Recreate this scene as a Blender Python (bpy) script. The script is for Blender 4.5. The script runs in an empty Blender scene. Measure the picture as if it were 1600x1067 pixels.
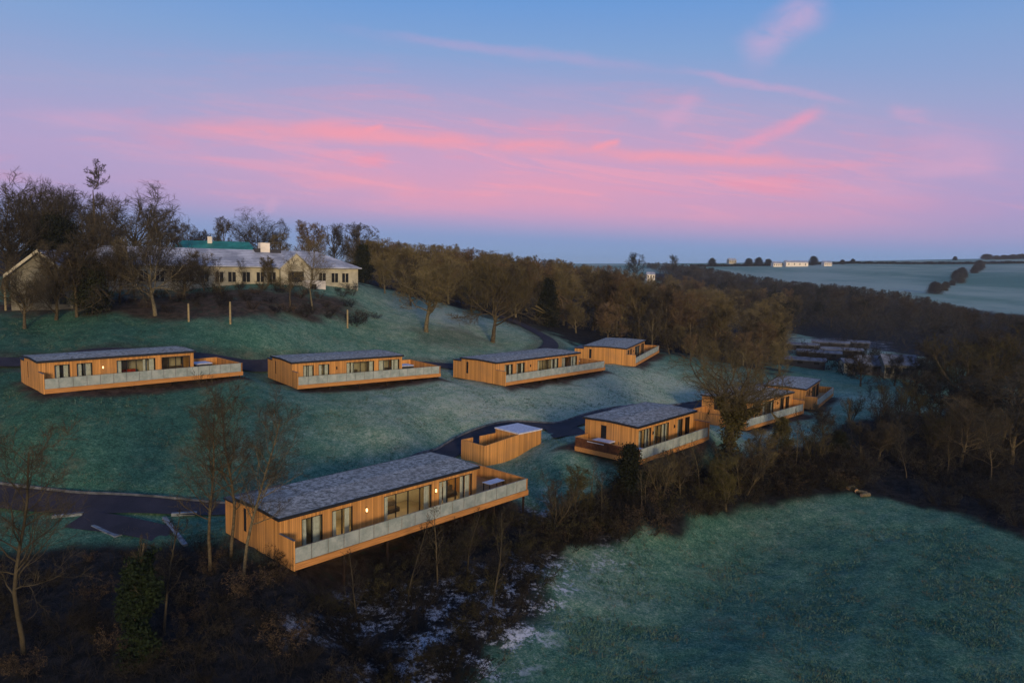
import bpy, math, random
import numpy as np
from mathutils import Matrix, Vector

random.seed(7)
R = math.radians
SC = bpy.context.scene
COL = SC.collection
CAM_Z = 26.0
# ------------------------------------------------------------------ view geometry (used to turn sightings into world points)
FPX, PITCH, ROLL = 1139.3, math.atan((533.5 - 415.69) / 1139.3), R(1.25476)

def ray(u, v):
    a, b = u - 800.0, v - 533.5
    c, s = math.cos(-ROLL), math.sin(-ROLL)
    x, y = (c * a - s * b) / FPX, -(s * a + c * b) / FPX
    return np.array([x, math.cos(PITCH) + y * math.sin(PITCH), -math.sin(PITCH) + y * math.cos(PITCH)])

# ------------------------------------------------------------------ object helpers
def tag(o, label=None, cat=None, group=None, kind=None):
    if label: o['label'] = label
    if cat: o['category'] = cat
    if group: o['group'] = group
    if kind: o['kind'] = kind
    return o

def empty(name, loc, rz=0.0, label=None, cat=None, group=None):
    o = bpy.data.objects.new(name, None)
    o.empty_display_size = 0.3
    o.location = loc
    o.rotation_euler = (0, 0, rz)
    COL.objects.link(o)
    return tag(o, label, cat, group)

def link(name, me, mat, parent=None, smooth=False):
    if mat is not None:
        me.materials.append(mat)
    if smooth:
        me.polygons.foreach_set('use_smooth', np.ones(len(me.polygons), dtype=bool))
    o = bpy.data.objects.new(name, me)
    COL.objects.link(o)
    if parent is not None:
        o.parent = parent
    return o

def np_mesh(name, V, Q=None, T=None):
    V = np.asarray(V, dtype=np.float32).reshape(-1, 3)
    Q = np.zeros((0, 4), np.int32) if Q is None else np.asarray(Q, np.int32).reshape(-1, 4)
    T = np.zeros((0, 3), np.int32) if T is None else np.asarray(T, np.int32).reshape(-1, 3)
    me = bpy.data.meshes.new(name)
    me.vertices.add(len(V))
    me.vertices.foreach_set('co', V.ravel())
    nl = len(Q) * 4 + len(T) * 3
    me.loops.add(nl)
    me.loops.foreach_set('vertex_index', np.concatenate([Q.ravel(), T.ravel()]).astype(np.int32))
    me.polygons.add(len(Q) + len(T))
    starts = np.concatenate([np.arange(len(Q)) * 4, len(Q) * 4 + np.arange(len(T)) * 3]).astype(np.int32)
    me.polygons.foreach_set('loop_start', starts)
    me.update(calc_edges=True)
    return me

class MB:
    """collects boxes and prisms into one mesh"""
    def __init__(self):
        self.v, self.f = [], []
    def box(self, x0, x1, y0, y1, z0, z1):
        n = len(self.v)
        self.v += [(x0, y0, z0), (x1, y0, z0), (x1, y1, z0), (x0, y1, z0), (x0, y0, z1), (x1, y0, z1), (x1, y1, z1), (x0, y1, z1)]
        self.f += [(n, n + 3, n + 2, n + 1), (n + 4, n + 5, n + 6, n + 7), (n, n + 1, n + 5, n + 4), (n + 1, n + 2, n + 6, n + 5),
                   (n + 2, n + 3, n + 7, n + 6), (n + 3, n, n + 4, n + 7)]
        return self
    def hexa(self, p):
        n = len(self.v)
        self.v += [tuple(q) for q in p]
        self.f += [(n, n + 3, n + 2, n + 1), (n + 4, n + 5, n + 6, n + 7), (n, n + 1, n + 5, n + 4), (n + 1, n + 2, n + 6, n + 5),
                   (n + 2, n + 3, n + 7, n + 6), (n + 3, n, n + 4, n + 7)]
        return self
    def face(self, pts):
        n = len(self.v)
        self.v += [tuple(q) for q in pts]
        self.f.append(tuple(range(n, n + len(pts))))
        return self
    def prism(self, poly, axis, a, b):
        """extrude a closed 2-D outline along axis 'x' or 'y' from a to b"""
        n = len(self.v); k = len(poly)
        for t in (a, b):
            for (p, q) in poly:
                self.v.append((t, p, q) if axis == 'x' else (p, t, q))
        self.f.append(tuple(range(n, n + k))[::-1] if axis == 'x' else tuple(range(n, n + k)))
        self.f.append(tuple(range(n + k, n + 2 * k)) if axis == 'x' else tuple(range(n + k, n + 2 * k))[::-1])
        for i in range(k):
            j = (i + 1) % k
            q = (n + i, n + j, n + k + j, n + k + i)
            self.f.append(q if axis == 'x' else q[::-1])
        return self
    def cyl(self, x, y, z0, z1, r, k=16, r2=None):
        n = len(self.v); r2 = r if r2 is None else r2
        for z, rr in ((z0, r), (z1, r2)):
            for i in range(k):
                a = 2 * math.pi * i / k
                self.v.append((x + rr * math.cos(a), y + rr * math.sin(a), z))
        for i in range(k):
            j = (i + 1) % k
            self.f.append((n + i, n + j, n + k + j, n + k + i))
        self.f.append(tuple(range(n, n + k))[::-1]); self.f.append(tuple(range(n + k, n + 2 * k)))
        return self
    def build(self, name, mat, parent=None, bevel=0.0):
        me = bpy.data.meshes.new(name)
        me.from_pydata(self.v, [], self.f)
        me.update()
        o = link(name, me, mat, parent)
        if bevel:
            m = o.modifiers.new('bevel', 'BEVEL'); m.width = bevel; m.segments = 1; m.limit_method = 'ANGLE'
        return o

# ------------------------------------------------------------------ shader helpers
class NT:
    def __init__(self, tree):
        self.t = tree; self.n = tree.nodes; self.l = tree.links
    def node(self, typ, **kw):
        n = self.n.new(typ)
        for k, v in kw.items(): setattr(n, k, v)
        return n
    def put(self, sock, val):
        if isinstance(val, bpy.types.NodeSocket): self.l.new(val, sock)
        elif val is not None: sock.default_value = val
    def m(self, op, a, b=None, c=None, clamp=False):
        n = self.node('ShaderNodeMath', operation=op, use_clamp=clamp)
        self.put(n.inputs[0], a); self.put(n.inputs[1], b); self.put(n.inputs[2], c)
        return n.outputs[0]
    def vm(self, op, a, b=None, scale=None):
        n = self.node('ShaderNodeVectorMath', operation=op)
        self.put(n.inputs[0], a); self.put(n.inputs[1], b)
        if scale is not None: self.put(n.inputs['Scale'], scale)
        return n.outputs['Value'] if op in ('DOT_PRODUCT', 'LENGTH') else n.outputs[0]
    def mix(self, f, a, b, blend='MIX'):
        n = self.node('ShaderNodeMix', data_type='RGBA', blend_type=blend, clamp_factor=True)
        self.put(n.inputs[0], f)
        for s, v in ((n.inputs[6], a), (n.inputs[7], b)):
            self.put(s, (*v, 1) if isinstance(v, tuple) and len(v) == 3 else v)
        return n.outputs[2]
    def noise(self, vec, scale, detail=4, rough=0.55, dist=0.0, out=0):
        n = self.node('ShaderNodeTexNoise')
        self.put(n.inputs['Vector'], vec)
        n.inputs['Scale'].default_value = scale; n.inputs['Detail'].default_value = detail
        n.inputs['Roughness'].default_value = rough; n.inputs['Distortion'].default_value = dist
        return n.outputs[out]
    def ramp(self, f, lo, hi):
        n = self.node('ShaderNodeMapRange', interpolation_type='SMOOTHSTEP')
        self.put(n.inputs[0], f); self.put(n.inputs[1], lo); self.put(n.inputs[2], hi)
        return n.outputs[0]
    def colramp(self, f, stops):
        n = self.node('ShaderNodeValToRGB')
        self.put(n.inputs[0], f)
        e = n.color_ramp.elements
        while len(e) < len(stops): e.new(0.5)
        for q, (p, c) in zip(e, stops):
            q.position = p; q.color = (*c, 1)
        return n.outputs[0]
    def xyz(self, vec):
        n = self.node('ShaderNodeSeparateXYZ'); self.put(n.inputs[0], vec); return n.outputs
    def comb(self, x, y, z):
        n = self.node('ShaderNodeCombineXYZ')
        for i, v in enumerate((x, y, z)): self.put(n.inputs[i], v)
        return n.outputs[0]
    def coord(self, which='Object'):
        return self.node('ShaderNodeTexCoord').outputs[which]
    def attr(self, name):
        return self.node('ShaderNodeAttribute', attribute_name=name).outputs['Fac']
    def rnd(self):
        return self.node('ShaderNodeObjectInfo').outputs['Random']

def srgb(r, g, b):
    f = lambda c: (c / 255 / 12.92) if c <= 10 else ((c / 255 + 0.055) / 1.055) ** 2.4
    return (f(r), f(g), f(b))

def material(name, rough=0.8, spec=0.3):
    m = bpy.data.materials.new(name); m.use_nodes = True
    nt = NT(m.node_tree)
    b = nt.n['Principled BSDF']
    b.inputs['Roughness'].default_value = rough
    b.inputs['Specular IOR Level'].default_value = spec
    return m, nt, b

def simple(name, col, rough=0.8, spec=0.3, var=0.25, scale=6.0, bump=0.0, metallic=0.0):
    m, nt, b = material(name, rough, spec)
    co = nt.coord()
    f = nt.noise(co, scale, 5, 0.6)
    lo = tuple(c * (1 - var) for c in col); hi = tuple(min(1, c * (1 + var)) for c in col)
    nt.put(b.inputs['Base Color'], nt.mix(nt.ramp(f, 0.3, 0.7), lo, hi))
    b.inputs['Metallic'].default_value = metallic
    if bump:
        bn = nt.node('ShaderNodeBump'); bn.inputs['Strength'].default_value = bump; bn.inputs['Distance'].default_value = 0.02
        nt.put(bn.inputs['Height'], f); nt.put(b.inputs['Normal'], bn.outputs[0])
    return m

def emissive(name, col, strength):
    m, nt, b = material(name, 0.5)
    b.inputs['Base Color'].default_value = (*col, 1)
    b.inputs['Emission Color'].default_value = (*col, 1)
    b.inputs['Emission Strength'].default_value = strength
    return m

M = {}
def make_materials():
    # vertical larch boards: a tone per board, dark joints, grain and weather streaks
    for key, base in (('clad', (0.63, 0.312, 0.092)), ('clad_dim', (0.54, 0.25, 0.07))):
        m, nt, b = material('larch_cladding' if key == 'clad' else 'larch_fence', 0.75, 0.25)
        x, y, z = nt.xyz(nt.coord())
        s = nt.m('DIVIDE', nt.m('ADD', x, y), 0.15)
        fr = nt.m('FRACT', s); bd = nt.m('FLOOR', s)
        wn = nt.node('ShaderNodeTexWhiteNoise', noise_dimensions='1D'); nt.put(wn.inputs['W'], bd)
        grain = nt.noise(nt.comb(nt.m('MULTIPLY', s, 4.0), bd, nt.m('MULTIPLY', z, 0.7)), 3.0, 5, 0.6)
        tone = nt.m('ADD', nt.m('MULTIPLY', wn.outputs['Value'], 0.55), nt.m('MULTIPLY', grain, 0.6))
        c = nt.mix(nt.ramp(tone, 0.1, 1.0), tuple(q * 0.62 for q in base), tuple(q * 1.25 for q in base))
        wash = nt.noise(nt.coord(), 0.5, 3, 0.5)
        c = nt.mix(nt.m('MULTIPLY', nt.ramp(wash, 0.45, 0.75), 0.35), c, (base[0] * 0.55, base[1] * 0.65, base[2] * 1.1))
        edge = nt.m('MINIMUM', fr, nt.m('SUBTRACT', 1.0, fr))
        joint = nt.ramp(edge, 0.02, 0.09)
        c = nt.mix(joint, tuple(q * 0.38 for q in base), c)
        c = nt.vm('SCALE', c, scale=nt.m('ADD', 0.86, nt.m('MULTIPLY', nt.rnd(), 0.26)))
        nt.put(b.inputs['Base Color'], c)
        bn = nt.node('ShaderNodeBump'); bn.inputs['Strength'].default_value = 0.5; bn.inputs['Distance'].default_value = 0.02
        nt.put(bn.inputs['Height'], nt.m('ADD', joint, nt.m('MULTIPLY', grain, 0.2))); nt.put(b.inputs['Normal'], bn.outputs[0])
        M[key] = m
    # horizontal timber of fascias, decks and posts
    m, nt, b = material('deck_timber', 0.75, 0.25)
    x, y, z = nt.xyz(nt.coord())
    g = nt.noise(nt.comb(nt.m('MULTIPLY', x, 0.5), nt.m('MULTIPLY', y, 7.0), nt.m('MULTIPLY', z, 12.0)), 1.5, 5, 0.6)
    nt.put(b.inputs['Base Color'], nt.mix(nt.ramp(g, 0.25, 0.75), (0.33, 0.145, 0.042), (0.64, 0.31, 0.098)))
    M['timber'] = m
    M['pile'] = simple('dark_pile', (0.028, 0.018, 0.013), 0.9, 0.1, 0.3, 3)
    M['timber_dark'] = simple('dark_brown_rail', (0.10, 0.040, 0.018), 0.8, 0.2, 0.35, 3)  # darker brown than the other rails
    # roof: sedum matting under hoar frost
    m, nt, b = material('frosted_sedum', 0.95, 0.1)
    co = nt.coord()
    a1 = nt.noise(co, 3.0, 9, 0.80); a2 = nt.noise(co, 0.35, 3, 0.5)
    c = nt.mix(nt.ramp(a1, 0.38, 0.64), (0.11, 0.118, 0.098), (0.62, 0.61, 0.54))
    c = nt.mix(nt.m('MULTIPLY', nt.ramp(a2, 0.42, 0.68), 0.5), c, (0.30, 0.285, 0.245))
    nt.put(b.inputs['Base Color'], c)
    bn = nt.node('ShaderNodeBump'); bn.inputs['Strength'].default_value = 0.8; bn.inputs['Distance'].default_value = 0.06
    nt.put(bn.inputs['Height'], a1); nt.put(b.inputs['Normal'], bn.outputs[0])
    M['roof'] = m
    M['fascia'] = simple('anthracite_metal', (0.014, 0.017, 0.022), 0.45, 0.5, 0.15, 4)
    M['frame'] = simple('black_window_frame', (0.012, 0.013, 0.015), 0.4, 0.5, 0.1, 4)
    # glass
    for key, ks, tint in (('glass', 0.86, (0.92, 0.96, 0.96)), ('balu', 0.26, (0.85, 0.95, 0.95))):
        m = bpy.data.materials.new('clear_glass' if key == 'glass' else 'frosted_balustrade_glass'); m.use_nodes = True
        nt = NT(m.node_tree); nt.n.remove(nt.n['Principled BSDF'])
        out = nt.n['Material Output']
        tr = nt.node('ShaderNodeBsdfTransparent'); tr.inputs[0].default_value = (*tint, 1)
        gl = nt.node('ShaderNodeBsdfGlossy'); gl.inputs['Roughness'].default_value = 0.04 if key == 'glass' else 0.25
        mx = nt.node('ShaderNodeMixShader')
        if key == 'glass':
            lw = nt.node('ShaderNodeLayerWeight')
            nt.put(mx.inputs[0], nt.m('ADD', nt.m('MULTIPLY', nt.m('POWER', lw.outputs['Facing'], 5.0), 0.6), 0.05)); nt.l.new(tr.outputs[0], mx.inputs[1]); nt.l.new(gl.outputs[0], mx.inputs[2])
        else:
            df = nt.node('ShaderNodeBsdfDiffuse')
            f = nt.noise(nt.coord(), 1.3, 6, 0.7)
            nt.put(df.inputs[0], nt.mix(nt.ramp(f, 0.3, 0.7), (0.34, 0.42, 0.40), (0.56, 0.63, 0.60)))
            m2 = nt.node('ShaderNodeMixShader'); m2.inputs[0].default_value = 0.12
            nt.l.new(df.outputs[0], m2.inputs[1]); nt.l.new(gl.outputs[0], m2.inputs[2])
            mx.inputs[0].default_value = 1 - ks
            nt.l.new(tr.outputs[0], mx.inputs[1]); nt.l.new(m2.outputs[0], mx.inputs[2])
        nt.l.new(mx.outputs[0], out.inputs[0])
        M[key] = m
    M['curtain'] = simple('pale_curtain', (0.62, 0.60, 0.50), 0.9, 0.1, 0.12, 3)
    M['inside'] = simple('cream_plaster', (0.46, 0.38, 0.25), 0.9, 0.1, 0.1, 1)
    M['carpet'] = simple('brown_floor', (0.10, 0.07, 0.045), 0.9, 0.1, 0.2, 3)
    M['lamp'] = emissive('warm_lamp', (1.0, 0.62, 0.25), 3.0)
    M['room_lamp'] = emissive('room_lamp', (1.0, 0.66, 0.30), 12.0)
    M['lit_pane'] = emissive('lit_window', (1.0, 0.80, 0.48), 0.75)
    M['metal'] = simple('galvanised_metal', (0.30, 0.31, 0.32), 0.4, 0.5, 0.1, 5, 0, 0.8)
    M['frostwhite'] = simple('white_cover_with_frost', (0.60, 0.62, 0.68), 0.8, 0.2, 0.15, 3)
    M['tub'] = simple('dark_grey_panel', (0.030, 0.032, 0.040), 0.6, 0.4, 0.2, 3)
    M['red'] = simple('red_fabric', (0.42, 0.045, 0.02), 0.9, 0.1, 0.2, 6)
    M['tarmac'] = None
    m, nt, b = material('tarmac', 0.85, 0.3)
    co = nt.coord()
    f = nt.noise(co, 0.5, 4, 0.6); f2 = nt.noise(co, 9, 3, 0.7)
    c = nt.mix(nt.ramp(f, 0.3, 0.7), (0.018, 0.017, 0.024), (0.034, 0.031, 0.042))
    c = nt.mix(nt.m('MULTIPLY', nt.ramp(f2, 0.5, 0.75), 0.35), c, (0.075, 0.075, 0.085))
    nt.put(b.inputs['Base Color'], c); M['tarmac'] = m
    M['kerb'] = simple('frosted_kerb', (0.11, 0.12, 0.13), 0.9, 0.2, 0.5, 1.2)
    M['sleeper'] = simple('frosted_sleeper', (0.16, 0.19, 0.21), 0.9, 0.2, 0.4, 2.0)
    M['post'] = simple('pale_post', (0.30, 0.25, 0.14), 0.9, 0.1, 0.25, 3)
    M['cream'] = simple('cream_render', (0.44, 0.42, 0.32), 0.9, 0.1, 0.2, 0.6)
    M['dull'] = simple('dull_render', (0.17, 0.165, 0.13), 0.9, 0.1, 0.3, 0.8)
    M['dim_roof'] = simple('dim_frosted_roof', (0.15, 0.17, 0.20), 0.9, 0.1, 0.35, 0.7)
    M['white'] = simple('white_render', (0.78, 0.74, 0.66), 0.9, 0.1, 0.1, 0.6)
    M['slate'] = None
    m, nt, b = material('frosted_slate', 0.6, 0.3)
    x, y, z = nt.xyz(nt.coord())
    f = nt.noise(nt.coord(), 0.35, 5, 0.65)
    rows = nt.ramp(nt.m('PINGPONG', nt.m('ADD', nt.m('MULTIPLY', z, 3.3), nt.m('MULTIPLY', f, 0.4)), 0.5), 0.03, 0.14)
    c = nt.mix(nt.ramp(f, 0.36, 0.66), (0.28, 0.31, 0.36), (0.58, 0.62, 0.68))
    c = nt.mix(rows, (0.17, 0.18, 0.22), c)
    nt.put(b.inputs['Base Color'], c); M['slate'] = m
    M['copper'] = simple('green_roof_sheet', (0.03, 0.22, 0.17), 0.6, 0.3, 0.3, 0.5)
    M['brick'] = simple('red_brown_brick', (0.11, 0.045, 0.03), 0.9, 0.1, 0.3, 2)
    M['darkpane'] = simple('dark_window', (0.015, 0.017, 0.02), 0.15, 0.5, 0.2, 1)
    M['cut'] = simple('cut_log_end', (0.42, 0.27, 0.15), 0.9, 0.1, 0.3, 4)
    # bark and twigs, each tree a little different
    def bark(key, lo, hi, rv=0.35, scale=5.0):
        m, nt, b = material('bark_' + key, 0.95, 0.1)
        f = nt.noise(nt.coord(), scale, 5, 0.65)
        c = nt.mix(nt.ramp(f, 0.3, 0.7), lo, hi)
        k = nt.m('ADD', 1 - rv / 2, nt.m('MULTIPLY', nt.rnd(), rv))
        nt.put(b.inputs['Base Color'], nt.vm('SCALE', c, scale=k))
        M[key] = m
    bark('trunk', (0.045, 0.037, 0.022), (0.125, 0.104, 0.064))
    bark('pale_trunk', (0.085, 0.072, 0.042), (0.20, 0.175, 0.11))
    bark('twig', (0.030, 0.026, 0.017), (0.082, 0.070, 0.045), 0.6, 0.6)
    bark('twig_warm', (0.075, 0.063, 0.028), (0.185, 0.152, 0.072), 0.6, 0.35)
    bark('twig_red', (0.078, 0.054, 0.030), (0.185, 0.130, 0.070), 0.4, 0.35)
    bark('twig_cool', (0.028, 0.029, 0.025), (0.072, 0.070, 0.056), 0.7, 0.35)
    bark('bramble', (0.008, 0.008, 0.007), (0.034, 0.030, 0.022), 0.6, 1.2)  # canes and twigs, darkened so the foreground shade sits in their colour
    bark('olive', (0.040, 0.036, 0.012), (0.100, 0.090, 0.034), 0.4, 1.0)
    bark('evergreen', (0.010, 0.013, 0.008), (0.026, 0.032, 0.016), 0.5, 1.3)
    bark('ivy', (0.006, 0.012, 0.006), (0.018, 0.030, 0.013), 0.4, 2.0)
    bark('grass', (0.035, 0.105, 0.075), (0.135, 0.225, 0.170), 0.2, 0.9)
    bark('straw', (0.07, 0.055, 0.028), (0.16, 0.125, 0.065), 0.2, 0.9)

# ------------------------------------------------------------------ lodges: name, floor position (camera frame), yaw, length, depth, deck end, mirrored
LODGES = [
    (-15.24, 47.12, -19.74, 0.83, 18.47, 6.0, 4.64, 0),
    (-47.94, 73.15, -13.35, 0.80, 15.58, 5.67, 5.04, 0),
    (-27.30, 90.00, -15.23, 0.66, 15.50, 7.10, 5.09, 0),
    (-2.13, 102.0, -16.28, 0.84, 19.46, 7.06, 4.76, 0),
    (20.37, 129.57, -16.90, 1.20, 17.33, 7.73, 6.63, 0),
    (12.68, 71.52, -18.36, 0.85, 12.14, 6.34, 2.30, 1),
    (33.75, 101.09, -20.98, 0.79, 13.64, 7.69, 4.60, 1),
    (46.27, 113.29, -20.92, 1.01, 12.60, 6.21, 3.50, 0)]
DW = 1.77

def lodge_pt(i, x, y, z=0.0):
    a = LODGES[i]; c, s = math.cos(a[3]), math.sin(a[3])
    return np.array([a[0] + c * x - s * y, a[1] + s * x + c * y, a[2] + z])

# ------------------------------------------------------------------ terrain: thin-plate surface through surveyed heights
CTRL = [  # (u, distance, z relative to the camera)
    (300, 128, -5.4), (100, 118, -6.0), (550, 148, -5.2), (150, 100, -8.7), (400, 108, -9.9), (480, 116, -10.4), (330, 104, -9.9), (0, 92, -10.3), (0, 125, -6.2),
    (665, 132, -12.2), (770, 137, -14.4), (600, 140, -9.6), (680, 152, -10.0), (870, 138, -15.3), (815, 160, -12.9), (560, 126, -11.2),
    (200, 100, -9.6), (60, 95, -10.4), (100, 57, -20.0), (0, 57, -19.8), (345, 60.5, -20.2), (250, 67, -17.6), (600, 76, -18.0),
    (880, 95, -18.6), (1000, 116, -18.7), (1050, 146, -17.9), (850, 53, -22.5), (1060, 63.7, -22.6), (1330, 76.8, -22.8), (1600, 65, -23.1),
    (1200, 43, -24.0), (1590, 44, -24.3), (800, 41, -23.4), (1200, 28, -24.8), (800, 20, -24.8), (0, 20, -23.0), (1600, 20, -26.0),
    (0, 37.6, -21.8), (150, 45, -20.9), (300, 45, -21.3), (500, 46, -22.2), (650, 45, -22.8), (960, 66, -20.9), (1140, 76, -21.6),
    (1250, 88, -21.2), (1330, 122, -20.8), (1450, 100, -22.3), (1600, 95, -23.0), (1400, 150, -22.0), (1600, 150, -23.5), (1330, 260, -24.0),
    (1500, 260, -23.0), (1200, 200, -21.0), (1100, 170, -18.7), (700, 220, -7.5), (560, 205, -4.5), (900, 220, -13.0), (1000, 260, -16.0),
    (1000, 350, -15.0), (800, 350, -7.5), (600, 350, -1.5), (300, 200, -2.5), (0, 200, -1.5), (300, 350, 1.0), (0, 400, 2.0), (1100, 350, -20.0),
    (600, 1000, 1.0), (0, 1000, 5.0), (1000, 700, -8.0), (1060, 1000, 4.0), (1100, 700, -12.0), (1200, 500, -19.0), (1300, 620, -12.0),
    (1500, 480, -19.0), (1600, 480, -19.0), (1200, 1000, 6.5), (1480, 620, -10.0), (1480, 1250, 27.0), (1600, 1250, 32.0), (1320, 1150, 17.0), (1600, 950, 14.0), (1480, 900, 6.0),
    (0, 2600, 6), (800, 2600, 6), (1200, 2600, 14), (1600, 2600, 30)]
XYZ = [(-7.5, 78, -20.2), (6, 86, -19.4), (8, 91, -19.1), (-24, 60.5, -20.2), (1.0, 77, -20.4), (-36, 98, -14.5), (-22, 110, -15.4), (-8, 114, -16.4), (3, 125, -16.4), (-15.5, 62.3, -20.35), (-10.5, 69, -20.35), (-20.5, 59, -20.3), (-19, 64, -20.0), (-13.5, 71.5, -20.0)]
for i, (lx, ly, lz, yaw, L, W, ext, mir) in enumerate(LODGES):
    x0, x1 = (-ext, L) if mir else (0, L + ext)
    lo, hi = (-0.55, -0.65) if i else (-0.9, -2.2)
    for (x, y, dz) in ((x0, -DW - 0.6, lo), (x1, -DW - 0.6, hi), (x0, W + 1.5, -0.45), (x1, W + 1.5, -0.5)):
        XYZ.append(tuple(lodge_pt(i, x, y, dz)))
PX = np.array([((u - 800) / FPX * d, d, z) for u, d, z in CTRL] + XYZ)

def _key(x, y):
    b = np.arctan2(x, np.maximum(y, 1e-3)); b = np.clip(b, -0.95, 0.95)
    return np.stack([b * 2.2, np.log(np.maximum(np.hypot(x, y), 16.0))], -1)

KP = _key(PX[:, 0], PX[:, 1])
def _phi(r2):
    return np.where(r2 > 1e-12, 0.5 * r2 * np.log(np.maximum(r2, 1e-12)), 0.0)
_n = len(KP)
_A = np.zeros((_n + 3, _n + 3))
_A[:_n, :_n] = _phi(((KP[:, None] - KP[None]) ** 2).sum(-1)) + 2e-4 * np.eye(_n)
_A[:_n, _n] = 1; _A[:_n, _n + 1:] = KP
_A[_n:, :_n] = _A[:_n, _n:].T
_w = np.linalg.solve(_A, np.r_[PX[:, 2], 0, 0, 0])

def H(x, y):
    """ground height in world z"""
    x = np.asarray(x, float); y = np.asarray(y, float)
    sh = np.broadcast(x, y).shape
    k = _key(np.broadcast_to(x, sh).ravel(), np.broadcast_to(y, sh).ravel())
    out = np.empty(len(k))
    for s in range(0, len(k), 20000):
        q = k[s:s + 20000]
        out[s:s + 20000] = _phi(((q[:, None] - KP[None]) ** 2).sum(-1)) @ _w[:_n] + _w[_n] + q @ _w[_n + 1:]
    return (out + CAM_Z).reshape(sh)

def hz(x, y):
    return float(H(np.array([x]), np.array([y]))[0])

def at(u, d):
    x = (u - 800) / FPX * d
    return Vector((x, d, hz(x, d)))

def hit(u, v):
    r = ray(u, v)
    t = np.geomspace(18, 2500, 500)
    p = r[None] * (t / r[1])[:, None]
    below = (p[:, 2] + CAM_Z) < H(p[:, 0], p[:, 1])
    i = int(np.argmax(below)) if below.any() else len(t) - 1
    a, b = t[max(i - 1, 0)], t[i]
    for _ in range(14):
        c = 0.5 * (a + b); q = r * (c / r[1])
        if q[2] + CAM_Z < hz(q[0], q[1]): b = c
        else: a = c
    q = r * (b / r[1])
    return (float(q[0]), float(q[1]))

def top_at(u, v, d):
    r = ray(u, v)
    return r[2] * d / r[1] + CAM_Z

def poly_dist(x, y, poly):
    """signed distance to polygon, inside positive"""
    P = np.asarray(poly, float); d2 = np.full(x.shape, 1e12); ins = np.zeros(x.shape, bool)
    for i in range(len(P)):
        a, b = P[i], P[(i + 1) % len(P)]
        e = b - a
        t = np.clip(((x - a[0]) * e[0] + (y - a[1]) * e[1]) / (e @ e + 1e-9), 0, 1)
        d2 = np.minimum(d2, (x - a[0] - t * e[0]) ** 2 + (y - a[1] - t * e[1]) ** 2)
        c = (a[1] > y) != (b[1] > y)
        ins ^= c & (x < (b[0] - a[0]) * (y - a[1]) / (b[1] - a[1] + 1e-12) + a[0])
    return np.where(ins, 1, -1) * np.sqrt(d2)

def sstep(a, b, t):
    t = np.clip((t - a) / (b - a), 0, 1); return t * t * (3 - 2 * t)

def at2(u, d):
    return ((u - 800) / FPX * d, d)

# woodland floor, bare earth and snow zones (world polygons)
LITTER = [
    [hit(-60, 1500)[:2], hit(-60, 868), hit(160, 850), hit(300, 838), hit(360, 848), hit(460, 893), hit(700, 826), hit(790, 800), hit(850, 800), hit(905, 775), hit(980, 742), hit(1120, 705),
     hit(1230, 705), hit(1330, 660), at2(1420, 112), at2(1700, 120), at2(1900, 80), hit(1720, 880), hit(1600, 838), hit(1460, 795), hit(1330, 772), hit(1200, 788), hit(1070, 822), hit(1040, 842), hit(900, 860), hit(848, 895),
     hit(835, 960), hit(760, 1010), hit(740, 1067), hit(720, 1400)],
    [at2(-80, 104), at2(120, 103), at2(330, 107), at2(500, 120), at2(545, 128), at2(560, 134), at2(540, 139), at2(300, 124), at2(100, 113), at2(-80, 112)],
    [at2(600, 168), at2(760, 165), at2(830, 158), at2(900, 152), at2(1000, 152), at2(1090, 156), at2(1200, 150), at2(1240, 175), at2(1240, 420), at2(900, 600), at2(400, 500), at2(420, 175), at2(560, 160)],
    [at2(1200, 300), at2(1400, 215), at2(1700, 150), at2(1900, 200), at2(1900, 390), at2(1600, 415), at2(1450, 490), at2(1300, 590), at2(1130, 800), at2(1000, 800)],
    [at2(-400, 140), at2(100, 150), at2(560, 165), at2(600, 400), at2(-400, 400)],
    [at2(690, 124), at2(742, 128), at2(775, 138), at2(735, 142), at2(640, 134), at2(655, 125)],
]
SNOW = [([hit(455, 985), hit(560, 925), hit(700, 905), hit(860, 868), hit(1010, 850), hit(1040, 862), hit(930, 905), hit(860, 960), hit(790, 1060), hit(760, 1100), hit(560, 1100), hit(600, 1000)], 1.0),
        ([hit(840, 790), hit(870, 775), hit(860, 812), hit(825, 830)], 0.8),
        ([at2(1238, 195), at2(1300, 188), at2(1400, 222), at2(1390, 258), at2(1300, 272), at2(1236, 250)], 0.45)]
ROADS = {
    'upper_road': [(-95, 80), (-72, 83), (-59, 84), (-48.5, 90), (-36, 98.5), (-22, 109.8), (-9.5, 115), (-1, 123), (4.5, 131), (7.4, 139), (7.2, 147), (5.0, 154), (2.0, 161), (-4, 170), (-16, 182)],
    'lower_road': [(-62, 57.8), (-45, 57.6), (-34, 57.2), (-26, 57.6), (-20.5, 58.7), (-15.4, 62.2), (-10.6, 68.5), (-7.4, 75.5), (-4.8, 81.2), (0, 86), (6.2, 87.5), (10.5, 92), (16, 98.5), (23, 107), (31, 115), (43, 124)]}

def smooth_path(P, n=14):
    P = [np.array(p, float) for p in P]; P = [2 * P[0] - P[1]] + P + [2 * P[-1] - P[-2]]
    out = []
    for i in range(1, len(P) - 2):
        a, b, c, d = P[i - 1:i + 3]
        for k in range(n):
            t = k / n
            out.append(0.5 * (2 * b + (c - a) * t + (2 * a - 5 * b + 4 * c - d) * t * t + (3 * b - a - 3 * c + d) * t ** 3))
    out.append(P[-2])
    return np.array(out)

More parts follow.
